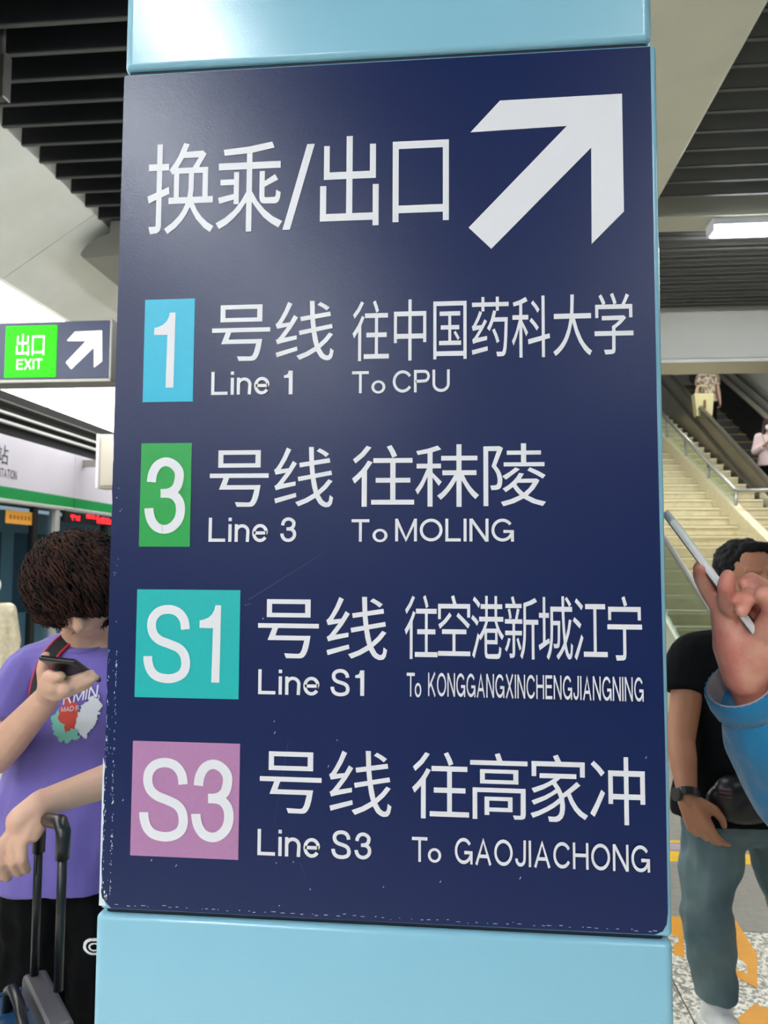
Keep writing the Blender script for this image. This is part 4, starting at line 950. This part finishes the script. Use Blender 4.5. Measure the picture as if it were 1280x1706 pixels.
man, mb, P, HM = body('person', J, .0042, M_PURPLE, M_BLKCLOTH, mat('dark_shoe', srgb(40, 42, 48), .5), M_SKIN, .66,
                      'man in a purple printed T-shirt and black trousers looking down at his phone', wr=(.017, 9, (1, 1, .4)))
eyes(man, P, 1)
# curly mop of hair: a lumpy mass with locks falling over it
def mop(parent, c, f, u, rx, ry, rz, locks, m, seed, lock_len=.12, r_=.004):
    random.seed(seed); s, f, u = frame(f, u); bm = bmesh.new()
    M = Matrix((s, f, u)).transposed()
    ico(bm, c, 1, rx, ry, rz, M, 4)
    for v in bm.verts:
        d = (v.co-c); v.co = c+d*(1+.10*noise.noise(v.co*28)+.05*noise.noise(v.co*60))
    for q in bm.faces: q.smooth = True
    top = Vector((0, 0, 1))
    for i in range(locks):
        d = Vector((random.gauss(0, 1), random.gauss(0, 1), random.gauss(.25, 1))).normalized()
        p = c+M @ Vector((M.transposed() @ d).to_tuple()).__class__(((M.transposed() @ d).x*rx, (M.transposed() @ d).y*ry, (M.transposed() @ d).z*rz))
        n = (p-c).normalized(); dn = (Vector((0, 0, -1))+n*.35); dn = (dn-n*dn.dot(n)*.75).normalized()
        if n.z < -.7: continue
        ph = random.uniform(0, 6.28); fr = random.uniform(1.2, 2.2); L = lock_len*random.uniform(.5, 1.1); am = random.uniform(.003, .011)
        sd = n.cross(dn).normalized(); pts = []
        zmin = at(100, 1052 if p.x < at(100, 1000, 1.6).x else 1030, 1.62).z
        if seed == 2 and n.y < .2 and p.z+dn.z*L < zmin: L = max(.02, (zmin-p.z)/min(dn.z, -.2))
        if seed == 2 and n.y < .3 and p.z < zmin+.012: continue
        for k_ in range(8):
            t = k_/7; pts.append(p+n*(.002+.012*math.sin(PI*t))+dn*L*t+sd*am*math.sin(ph+fr*6.28*t)+n*am*math.cos(ph+fr*6.28*t)-n*.01*t)
        tube(bm, pts, [r_*.7, r_, r_, r_, r_*.9, r_*.8, r_*.6, r_*.25], 4, False)
    return obj('hair', bm, m, parent)
hs, hf_, hu_ = frame(J['hf'], J['hu'])
hair = mop(man, at(131, 957, 1.70), (0, -1, -.25), (0, -.2, 1), .104, .100, .096, 3600, M_HAIRB, 2, .075, .0027)
shirt_o = [c for c in man.children if c.name.startswith('shirt')][0]
tree = bvh_of(shirt_o)
bm = bmesh.new(); 
nk = [neck+Vector((math.cos(a)*.068, math.sin(a)*.062, -.012+.012*math.sin(a))) for a in [2*PI*i/24 for i in range(25)]]
tube(bm, nk, .0085, 8); obj('collar', bm, M_PURPLE, man, False)
def blob(cx, cy, rx, ry, Y=1.66, a=0):
    p = at(cx, cy, Y); rx = rx*Y/F; ry = ry*Y/F
    def m(x, z):
        dx, dz = x-p.x, z-p.z; dx, dz = dx*math.cos(a)+dz*math.sin(a), -dx*math.sin(a)+dz*math.cos(a)
        return (dx/rx)**2+(dz/ry)**2 < 1+.55*noise.noise(Vector((x*70, z*70, cx)))+.3*noise.noise(Vector((x*170, z*170, cx)))
    return m, (p.x-rx*1.4-ry, p.x+rx*1.4+ry, p.z-ry*1.4-rx, p.z+ry*1.4+rx)
for nm, args, col, lf in (('mint_print', (100, 1212, 26, 30, 1.66, .5), srgb(120, 190, 172), .003), ('red_print', (106, 1196, 19, 26, 1.66, .3), srgb(196, 66, 52), .004), ('white_print', (136, 1198, 17, 36, 1.66, -.35), srgb(206, 208, 214), .005)):
    mk, bb = blob(*args); bm = decal(tree, mk, *bb, .0018, .9, lift=lf); obj(nm, bm, mat(nm, col, .7), shirt_o)
def shirt_text(txt, xa, ya, xb, yb, hpx, Y=1.66):
    bm = bmesh.new()
    def fn(a, b):
        p = at(xa+(xb-xa)*a, ya+(yb-ya)*a-b*hpx, Y); hit = tree.ray_cast(Vector((p.x, .9, p.z)), Vector((0, 1, 0)))
        return (hit[0]-Vector((0, .0065, 0))) if hit[0] is not None else p
    text_bm(bm, txt, fn, gap=.14); finish_flat(bm, (0, -1, 0)); obj('lettering', bm, mat('shirt_ink', srgb(214, 210, 222), .6), shirt_o)
shirt_text('RMIN', 94, 1178, 149, 1166, 20); shirt_text('MAD R', 92, 1190, 122, 1187, 8)
# oval emblem on the trousers
tr_o = [c for c in man.children if c.name.startswith('trousers')][0]; tree2 = bvh_of(tr_o)
yq = 1.66
for _ in range(6):
    q_ = at(158, 1577, yq); hit = tree2.ray_cast(Vector((q_.x, .9, q_.z)), Vector((0, 1, 0)))
    if hit[0] is not None: yq = hit[0].y
cx_, cz_ = q_.x, q_.z
def ring(x, z):
    r2 = ((x-cx_)/.029)**2+((z-cz_)/.018)**2; r3 = ((x-cx_)/.014)**2+((z-cz_)/.009)**2
    return .52 < r2 < 1 or .45 < r3 < 1
bm = decal(tree2, ring, cx_-.032, cx_+.032, cz_-.02, cz_+.02, .0012, .9, lift=.003); o = obj('oval_emblem', bm, M_WHT, tr_o); o['label'] = 'white oval ring emblem'

# phone in his hand
def phone(name, c, ax_w, ax_l, w_, l_, t_, m, label, cat='phone'):
    w0 = Vector(ax_w).normalized(); l0 = Vector(ax_l); l0 = (l0-w0*l0.dot(w0)).normalized(); n0 = w0.cross(l0)
    M = Matrix.Translation(c) @ Matrix((w0, l0, n0)).transposed().to_4x4()
    t = empty(name, tuple(c), label, cat)
    obj('case', B(-w_/2, w_/2, -l_/2, l_/2, -t_/2, t_/2, t_*.42, M), m, t)
    obj('screen', B(-w_/2+.003, w_/2-.003, -l_/2+.003, l_/2-.003, t_/2-.0002, t_/2+.0006, 0, M), mat('dark_screen', srgb(14, 16, 20), .08), t)
    cb = obj('camera_bump', B(-w_/2+.008, -w_/2+.032, l_/2-.045, l_/2-.008, -t_/2-.002, -t_/2+.001, .0008, M), M_DKSTEEL, t)
    return t
phone('phone', at(106, 1119, 1.43)+Vector((0, .03, 0)), (1, 0, -.10), (at(110, 1120, 1)-EYE)*1.0+Vector((0, 0, -.24)), .074, .135, .010, M_BLACK, 'black phone lying level in the hand of the man in purple')

# backpack strap(s) and pack
bp = empty('backpack', tuple(at(120, 1180, LY+.16)), 'black backpack with red-edged shoulder strap worn by the man in purple', 'backpack')
M_RED2 = mat('crimson_piping', srgb(190, 24, 60), .6)
def strap_on(path, wd, parent):
    pts3 = []
    for x, y in path:
        p = at(x, y, 1.66); hit = tree.ray_cast(Vector((p.x, .9, p.z)), Vector((0, 1, 0)))
        pts3.append((hit[0] if hit[0] is not None else p+Vector((0, .12, 0)))-Vector((0, .006, 0)))
    L, Rr = [], []
    for i, p in enumerate(pts3):
        a, b = pts3[max(i-1, 0)], pts3[min(i+1, len(pts3)-1)]; t = (b-a).normalized(); n = Vector((0, -1, .25)); sd = t.cross(n).normalized()
        L.append(p+sd*wd/2); Rr.append(p-sd*wd/2)
    bm = bmesh.new(); nn = Vector((0, -.010, .002)); n = len(pts3)
    va = [[bm.verts.new(q) for q in (L[i], Rr[i], Rr[i]+nn, L[i]+nn)] for i in range(n)]
    for a, b in zip(va, va[1:]):
        for k_ in range(4): bm.faces.new((a[k_], a[(k_+1) % 4], b[(k_+1) % 4], b[k_]))
    bm.faces.new(va[0][::-1]); bm.faces.new(va[-1]); bmesh.ops.recalc_face_normals(bm, faces=bm.faces[:])
    st_ = obj('shoulder_strap', bm, mat('black_webbing', srgb(30, 30, 30), .8), parent)
    for Q_ in (L, Rr):
        bm = bmesh.new(); tube(bm, [q+nn*.7 for q in Q_], .0035, 6); o = obj('piping', bm, M_RED2, st_); o['label'] = 'crimson edge piping'
strap_on(bez_pts([(92, 1050), (80, 1066), (66, 1090), (56, 1118), (50, 1142), (50, 1162)], 4), .034, bp)
strap_on(bez_pts([(196, 1056), (212, 1080), (224, 1112), (228, 1150)], 4), .034, bp)
bm = bmesh.new(); ico(bm, (pel.x-.02, LY+.235, 1.17), 1, .135, .075, .20, None, 3); ico(bm, (pel.x-.02, LY+.25, 1.05), 1, .14, .085, .13, None, 3)
obj('pack', remesh(bm, .008, 4), M_BLKCLOTH, bp)
bm = bmesh.new(); ico(bm, (pel.x-.02, LY+.32, 1.06), 1, .10, .045, .09, None, 3); obj('front_pocket', remesh(bm, .008, 3), M_BLKCLOTH, bp)

# suitcase
su = empty('suitcase', (at(60, 1640, 1.42).x, 1.44, 0), 'blue wheeled suitcase with long black pull handle under the hand of the man in purple', 'suitcase')
M_SUIT = mat('petrol_blue_shell', srgb(20, 62, 98), .4, var=.1, scale=20)
pa = at(66, 1368, 1.50); pb = at(106, 1374, 1.36); ba = at(57, 1632, 1.50); bb_ = at(97, 1650, 1.36)
bm = bmesh.new(); tube(bm, [ba, pa-Vector((0, 0, .02))], .0085, 10); obj('handle_tube', bm, M_BLACK, su)
bm = bmesh.new(); tube(bm, [bb_, pb-Vector((0, 0, .02))], .0085, 10); obj('handle_tube', bm, M_BLACK, su)
bm = bmesh.new(); tube(bm, [pa-Vector((0, 0, .06)), pa-Vector((0, 0, .012)), pa.lerp(pb, .12)+Vector((0, 0, .004)), pa.lerp(pb, .88)+Vector((0, 0, .004)), pb-Vector((0, 0, .012)), pb-Vector((0, 0, .06))], [.0125, .013, .0135, .0135, .0135, .0125], 12); obj('grip', bm, M_BLACK, su)
zt = min(ba.z, bb_.z)+.005
ax_ = (bb_-ba); ax_.z = 0; ln = ax_.normalized(); pn = Vector((ln.y, -ln.x, 0))
if pn.x > 0: pn = -pn
cc = (ba+bb_)/2; cc.z = 0
Ms = Matrix.Translation(cc) @ Matrix((ln, pn, Vector((0, 0, 1)))).transposed().to_4x4()
obj('shell', B(-.15, .19, -.02, .24, .06, zt-.03, .035, Ms), M_SUIT, su)
for xx in (-.12, -.04, .04, .12): obj('rib', B(xx-.008, xx+.008, -.024, .244, .09, zt-.026, .006, Ms), M_SUIT, su)
obj('handle_housing', B(-.11, .11, -.026, .02, zt-.06, zt+.004, .008, Ms), mat('grey_housing', srgb(74, 72, 74), .5), su)
bm = bmesh.new(); tube(bm, [Ms @ Vector(p) for p in ((-.05, .055, zt-.03), (-.045, .055, zt+.012), (-.01, .055, zt+.03), (.05, .055, zt+.03), (.085, .055, zt+.012), (.09, .055, zt-.03))], .010, 10); obj('carry_handle', bm, M_BLACK, su)
for xx in (-.11, .14):
    for yy in (.02, .19):
        bm = bmesh.new(); p = Ms @ Vector((xx, yy, .028)); tube(bm, [p-pn*.011, p+pn*.011], .027, 16); wo = obj('wheel', bm, M_BLACK, su)
        obj('wheel_fork', B(xx-.014, xx+.014, yy-.016, yy+.016, .035, .07, .003, Ms), M_BLACK, su)

# ------------------------------------------------------------------ person in cream, far left
def simple(name, x, y, base, H, face, shirt, trousers, hairm, label, hatm=None, voxel=.009, hands='down', sleeve=.6, w=.95, hk=.95, head_off=(0, 0)):
    f = Vector(face).normalized(); s = f.cross(Vector((0, 0, 1))).normalized(); u = Vector((0, 0, 1)); o = Vector((x, y, base)); k = H/1.70
    pv = o+u*.90*k; nk_ = o+u*1.42*k; sr_, sl_ = o+s*.17*k+u*1.37*k, o-s*.17*k+u*1.37*k
    if hands == 'phone':
        er, el_ = sr_+s*.06*k-u*.27*k+f*.03, sl_-s*.06*k-u*.27*k+f*.03; wr_, wl_ = o+s*.05+f*.27*k+u*1.20*k, o-s*.06+f*.25*k+u*1.16*k
        hs_ = [lambda bm: hand_geo(bm, wr_, (-s*.5+f*.2+u*.6), (-s*.3+f*.2-u*.1), u, k=k), lambda bm: hand_geo(bm, wl_, (s*.5+f*.2+u*.6), (s*.3+f*.2), u, k=k)]
    else:
        er, el_ = sr_+s*.05*k-u*.28*k, sl_-s*.05*k-u*.28*k; wr_, wl_ = er-u*.24*k+f*.06*k, el_-u*.24*k+f*.06*k
        hs_ = [lambda bm: hand_geo(bm, wr_, -u+f*.1, -s, f, k=k), lambda bm: hand_geo(bm, wl_, -u+f*.1, s, f, k=k)]
    Jx = dict(s=s, f=f, pelvis=pv, chest=o+u*1.20*k, neck=nk_, head=o+u*1.575*k+f*.02, hf=f, hu=u, hk=hk*k, shr=sr_, shl=sl_, elr=er, ell=el_, wrr=wr_, wrl=wl_,
              hipr=pv+s*.085*k, hipl=pv-s*.085*k, knr=pv+s*.09*k-u*.43*k+f*.02, knl=pv-s*.09*k-u*.43*k+f*.02, anr=o+s*.09*k+u*.085, anl=o-s*.09*k+u*.085, hands=hs_, hem=pv.z-.06, w=w, base=base, girth=.9)
    r_, b_, P_, M_ = body(name, Jx, voxel, shirt, trousers, mat('white_shoe', srgb(228, 228, 226), .6), M_SKIN, sleeve, label)
    eyes(r_, P_, hk*k)
    return r_, Jx, P_
cr, Jc, Pc = simple('person', -3.58, 5.6, 0, 1.43, (.55, -.8, 0), M_CREAM, M_CREAM, None, 'person in a white cap and cream top at the far left edge', w=1.1, sleeve=1.6)
bm = bmesh.new(); ico(bm, Pc(0, -.01, .035), 1, .092, .105, .085, None, 3); ico(bm, Pc(0, .10, .04), 1, .065, .065, .012, None, 2); obj('cap', remesh(bm, .008, 3), M_WHT, cr)
bm = bmesh.new(); ico(bm, Pc(0, -.04, -.06), 1, .075, .06, .10, None, 3); obj('hair', remesh(bm, .008, 3), M_HAIRK, cr)

# ------------------------------------------------------------------ man in black T-shirt and jeans, right
f2 = Vector((.22, -.97, 0)).normalized(); s2 = f2.cross(Vector((0, 0, 1))).normalized(); BY = 2.45
shr2 = at(1153, 1092, BY-.02); elr2 = at(1134, 1235, BY-.10); wrr2 = at(1146, 1328, BY-.20)
pel2 = Vector((at(1236, 1330, BY).x, BY, .86))
def hand2(bm): hand_geo(bm, wrr2, at(1176, 1400, BY-.20)-wrr2, (.4, .5, .1), (.75, -.65, .25), (.35, .45, .55, .6), (.4, .5), 1.08)
sh2l = at(1340, 1092, BY+.02)
wl2 = sh2l+Vector((.16, -.06, -.50))
def hand2l(bm): hand_geo(bm, wl2, (0, -.1, -1), (-1, 0, 0), (0, -1, 0), (.3, .35, .4, .5))
J2 = dict(s=s2, f=f2, pelvis=pel2, chest=Vector((at(1244, 1180, BY).x, BY, 1.14)), neck=at(1247, 1050, BY), head=at(1250, 962, BY-.02), hf=(.16, -.98, .04), hu=(-.06, 0, 1), hk=.93,
          shr=shr2, shl=sh2l, elr=elr2, ell=sh2l+Vector((.12, 0, -.26)), wrr=wrr2, wrl=wl2, hipr=at(1196, 1345, BY), hipl=at(1290, 1345, BY), knr=at(1176, 1508, BY-.03), anr=at(1196, 1668, BY-.02),
          knl=at(1322, 1510, BY+.05), anl=Vector((at(1330, 1640, BY+.35).x, BY+.30, .085)), hands=[hand2, hand2l], hem=.80, w=1.08)
man2, b2, P2, HM2 = body('person', J2, .005, M_BLKTEE, M_JEANS, mat('white_shoe', srgb(228, 228, 226), .6), M_SKIN2, .44, 'man in a black T-shirt and faded blue-grey jeans standing right of the pillar')
eyes(man2, P2, .98)
bm = bmesh.new(); hc = P2(0, -.036, .050)
ico(bm, hc, 1, .082, .094, .074, HM2, 4); ico(bm, P2(0, -.060, .0), 1, .076, .060, .080, HM2, 3)
ico(bm, P2(-.01, .035, .094), 1, .055, .030, .020, HM2); ico(bm, P2(.075, -.005, .03), 1, .012, .022, .035, HM2); ico(bm, P2(-.075, -.005, .03), 1, .012, .022, .035, HM2)
me = remesh(bm, .004, 3, (.006, 60, (1, 1, 1))); obj('hair', me, M_HAIRK, man2)
# watch
wt = empty('wrist_watch', tuple(wrr2), 'dark wrist watch on the hanging arm of the man in black', 'watch')
dv = (elr2-wrr2).normalized(); wc = wrr2.lerp(elr2, .04); o1 = dv.orthogonal().normalized(); o2 = dv.cross(o1)
bm = bmesh.new()
va = [[bm.verts.new(wc+dv*t+(o1*math.cos(2*PI*i/20)+o2*math.sin(2*PI*i/20))*r_) for i in range(20)] for t, r_ in ((-.011, .029), (-.011, .034), (.011, .034), (.011, .029))]
for a, b in zip(va, va[1:]+va[:1]):
    for i in range(20): bm.faces.new((a[i], a[(i+1) % 20], b[(i+1) % 20], b[i]))
bmesh.ops.recalc_face_normals(bm, faces=bm.faces[:]); obj('strap', bm, M_BLACK, wt)
bm = bmesh.new(); fd = Vector((-.9, -.35, .1)).normalized(); tube(bm, [wc+fd*.028, wc+fd*.041], .018, 20); obj('watch_face', bm, M_DKSTEEL, wt)
# sling bag at his waist
sb = empty('sling_bag', tuple(at(1240, 1330, BY-.16)), 'black sling bag with reddish mark at the waist of the man in black', 'bag')
bm = bmesh.new(); ico(bm, at(1240, 1335, BY-.15), 1, .105, .04, .065, None, 3); ico(bm, at(1225, 1320, BY-.155), 1, .06, .035, .05, None, 3); bgo = obj('bag_body', remesh(bm, .005, 4), M_BLACK, sb)
bm = bmesh.new(); tb = bvh_of(bgo); pc = at(1213, 1326, BY-.2)
mk = lambda x, z: abs(x-pc.x) < .016 and abs(z-pc.z) < .018 and int((z-pc.z+1)*190) % 2 == 0
bm = decal(tb, mk, pc.x-.02, pc.x+.02, pc.z-.022, pc.z+.022, .0016, 1.6, lift=.002); obj('emblem', bm, mat('dull_red_emblem', srgb(96, 60, 62), .6), bgo)
t3 = bvh_of([c for c in man2.children if c.name.startswith('shirt')][0])
bm = bmesh.new(); path = []
for i in range(12):
    p = at(1215+i*11, 1315-i*20, BY); hit = t3.ray_cast(Vector((p.x, 1.2, p.z)), Vector((0, 1, 0))); path.append((hit[0] if hit[0] is not None else p)-Vector((0, .008, 0)))
tube(bm, path, .009, 6); obj('strap', bm, M_BLACK, sb)

# ------------------------------------------------------------------ person with the raised phone hand, right edge
# the thin bright edge of the phone runs from upper left to lower right
ph0, ph1 = at(1119, 866, 1.03), at(1264, 1060, 1.05)
wr3 = at(1243, 1128, 1.10); el3 = at(1352, 1340, 1.20)
def fist(bm):
    pts = lambda l: [at(x, y, Y) for x, y, Y in l]
    # palm and heel of the hand
    for a, b, ra, rb in (((1243, 1128, 1.10), (1226, 1070, 1.09), .030, .031), ((1226, 1070, 1.09), (1206, 1018, 1.085), .030, .018), ((1243, 1124, 1.10), (1262, 1060, 1.075), .030, .030),
                         ((1262, 1060, 1.075), (1270, 1020, 1.085), .028, .020), ((1230, 1060, 1.10), (1240, 1012, 1.10), .028, .020), ((1256, 1100, 1.09), (1284, 1040, 1.06), .028, .022)):
        cone(bm, at(*a), ra, at(*b), rb)
    chain(bm, pts([(1204, 1012, 1.085), (1184, 988, 1.075), (1170, 962, 1.06), (1167, 946, 1.045)]), [.0155, .0125, .0115, .0095])      # little finger up the back of the phone
    chain(bm, pts([(1226, 1026, 1.085), (1212, 1002, 1.05), (1210, 976, 1.022), (1213, 960, 1.02)]), [.0155, .0125, .0112, .0095])
    chain(bm, pts([(1262, 1020, 1.09), (1256, 990, 1.065), (1243, 998, 1.03), (1236, 1018, 1.02)]), [.015, .0125, .0112, .009])
    chain(bm, pts([(1280, 1010, 1.095), (1270, 978, 1.09), (1252, 966, 1.075), (1240, 972, 1.06)]), [.015, .0125, .011, .009])
    chain(bm, pts([(1276, 1052, 1.055), (1292, 1022, 1.03), (1284, 998, 1.015), (1272, 990, 1.01)]), [.019, .0155, .0135, .011])        # thumb on the near side
f3 = Vector((-.85, -.30, 0)).normalized(); s3 = f3.cross(Vector((0, 0, 1))).normalized()
bx = Vector((.90, 1.38, 0)); u_ = Vector((0, 0, 1))
shr3 = bx+s3*-.17+u_*1.34; shA = bx+s3*.17+u_*1.34
# the visible arm belongs to the shoulder nearer the lens
near, far = (shr3, shA) if shr3.y < shA.y else (shA, shr3)
wf = far+Vector((-.16, -.05, -.36))
def fh(bm): hand_geo(bm, wf, (-.5, -.1, -.8), (0, -1, 0), (-1, 0, .3), (.4, .4, .5, .5))
J3 = dict(s=s3, f=f3, pelvis=bx+u_*.88, chest=bx+u_*1.16, neck=bx+u_*1.39, head=bx+u_*1.53+f3*.03, hf=f3+Vector((0, 0, -.1)), hu=(0, 0, 1), hk=.96,
          shr=near, shl=far, elr=el3, ell=far+Vector((-.02, .05, -.27)), wrr=wr3, wrl=wf, hipr=bx+s3*.085+u_*.84, hipl=bx-s3*.085+u_*.84, knr=bx+s3*.09+u_*.45, knl=bx-s3*.09+u_*.45, anr=bx+s3*.09+u_*.085, anl=bx-s3*.09+u_*.085,
          hands=[fist, fh], hem=.78, w=1.1)
p3_, b3, P3, HM3 = body('person', J3, .0036, None, M_BLKCLOTH, mat('dark_shoe', srgb(40, 42, 48), .5), M_SKIN3, .6, 'person in a teal fleece sleeve holding up a white-edged phone at the right edge')
eyes(p3_, P3, .96)
bm = bmesh.new(); ico(bm, P3(0, -.02, .045), 1, .088, .106, .085, HM3, 3); ico(bm, P3(0, -.05, -.02), 1, .085, .07, .10, HM3, 3); obj('hair', remesh(bm, .005, 3, (.006, 50, (1, 1, 1))), M_HAIRK, p3_)
# fleece: torso, far sleeve, and the wide raised sleeve with its open ribbed cuff
bm = bmesh.new(); torso_geo(bm, J3, .03); cone(bm, J3['neck'], .066, J3['neck']-u_*.06, .10)
for a, b in ((near, el3), (far, J3['ell'])):
    cone(bm, J3['neck']-u_*.05, .065, a, .085); cone(bm, a, .085, b, .072)
cone(bm, J3['ell'], .068, wf, .045)
ax3 = (wr3-el3).normalized(); cf0 = at(1240, 1152, 1.115)
cone(bm, el3, .074, el3.lerp(cf0, .72), .062, True); cone(bm, el3.lerp(cf0, .72), .062, cf0-ax3*.012, .0475, False)
slv = obj('fleece', remesh(bm, .0045, 4, (.008, 12, (1, 1, 1))), M_TEAL, p3_)
o1 = ax3.orthogonal().normalized(); o2 = ax3.cross(o1)
def lathe_ring(prof, cen, m, name, ribs=0):
    bm = bmesh.new(); n = 60; rows = []
    for t, r_ in prof:
        rows.append([bm.verts.new(cen+ax3*t+(o1*math.cos(2*PI*i/n)+o2*math.sin(2*PI*i/n))*(r_+(.0009*math.cos(ribs*2*PI*i/n) if ribs else 0))) for i in range(n)])
    for a, b in zip(rows, rows[1:]):
        for i in range(n):
            q = bm.faces.new((a[i], a[(i+1) % n], b[(i+1) % n], b[i])); q.smooth = True
    return obj(name, bm, m, p3_)
lathe_ring([(-.022, .040), (-.022, .0485), (-.006, .0505), (.010, .0495), (.016, .0475), (.015, .045), (.006, .044)], cf0, M_TEAL, 'cuff', 30)
lathe_ring([(.015, .0455), (.0175, .0445), (.015, .0425), (-.02, .040)], cf0, mat('grey_lining', srgb(150, 140, 146), .9), 'cuff_lining')
# white-edged phone
dirp = (ph1-ph0); Lp = dirp.length; mid = (ph0+ph1)/2
view = (mid-EYE).normalized(); wv = (view-dirp.normalized()*view.dot(dirp.normalized())).normalized()
phone('phone', mid+wv*.034, wv, dirp, .072, Lp, .0105, mat('white_phone_body', srgb(236, 236, 238), .3), 'white-edged phone seen edge on in the raised hand at the right edge')

# ------------------------------------------------------------------ riders on the escalator
XW, YW = 5.20, 13.3; zb = EH(YW)-1.08
wo_, Jw, Pw = simple('person', XW, YW, zb, 1.58, (-.35, -.93, 0), M_PINK, M_BLKCLOTH, M_HAIRK, 'woman in a pale pink top with long dark hair and white mask on the escalator', hands='phone', sleeve=1.75, w=1.0)
bm = bmesh.new(); ico(bm, Pw(0, -.015, .045), 1, .09, .105, .085, None, 3)
for q in (-1, 1): cone(bm, Pw(q*.075, .0, .04), .032, Pw(q*.095, .01, -.17), .035)
cone(bm, Pw(0, -.07, 0), .075, Pw(0, -.07, -.2), .07); obj('hair', remesh(bm, .008, 3), mat('auburn_hair', srgb(58, 30, 26), .45), wo_)
bm = bmesh.new(); ico(bm, Pw(0, .062, -.052), 1, .056, .052, .046, None, 3); obj('mask', remesh(bm, .006, 3), M_WHT, wo_)
hb_ = empty('handbag', (XW+.02, YW-.2, zb+.85), 'small black chain handbag worn by the woman in pale pink', 'bag')
obj('bag_body', B(XW-.08, XW+.14, YW-.26, YW-.18, zb+.78, zb+.94, .015), M_BLACK, hb_)
bm = bmesh.new(); tube(bm, bez_pts([(XW-.07, YW-.2, zb+.93), (XW-.12, YW-.17, zb+1.1), (XW-.16, YW-.12, zb+1.3)], 4), .006, 6); obj('chain', bm, M_STEEL, hb_)
YB = 16.2; zb2 = EH(YB)-1.08
rb, Jb, Pb = simple('person', 5.15, YB, zb2, 1.68, (.1, -1, 0), mat('patterned_cloth', srgb(206, 196, 172), .8, col2=srgb(120, 80, 64), scale=16), M_BLKCLOTH, M_HAIRK, 'person in black trousers higher on the escalator, carrying a cream bag', sleeve=.6)
bm = bmesh.new(); ico(bm, Pb(0, -.02, .04), 1, .09, .105, .09, None, 3); obj('hair', remesh(bm, .009, 3), M_HAIRK, rb)
cbg = empty('shopping_bag', tuple(at(1176, 690, 15.2)), 'cream shopping bag with a dark mark held over the escalator handrail', 'bag')
pb0 = at(1158, 693, 15.2); pb1 = at(1190, 655, 15.2)
bm = bmesh.new(); prism(bm, [(pb0.x+.04, 15.2, pb0.z), (pb1.x-.04, 15.2, pb0.z), (pb1.x, 15.2, pb1.z), (pb0.x, 15.2, pb1.z)], (0, .2, 0)); obj('bag_body', bm, mat('cream_paper', srgb(214, 202, 152), .7), cbg)
bm = bmesh.new(); mx_ = (pb0.x+pb1.x)/2; prism(bm, [(mx_-.03, 15.195, pb0.z+.12), (mx_+.03, 15.195, pb0.z+.14), (mx_+.03, 15.195, pb1.z-.12), (mx_-.02, 15.195, pb1.z-.14)], (0, -.004, 0)); obj('printed_mark', bm, mat('brown_mark', srgb(110, 86, 46), .7), cbg)
bm = bmesh.new(); tube(bm, bez_pts([(pb0.x+.05, 15.3, pb1.z), (mx_-.08, 15.3, pb1.z+.16), (mx_+.08, 15.3, pb1.z+.16), (pb1.x-.05, 15.3, pb1.z)], 5), .012, 6); obj('bag_handle', bm, mat('cream_paper', srgb(214, 202, 152), .7), cbg)
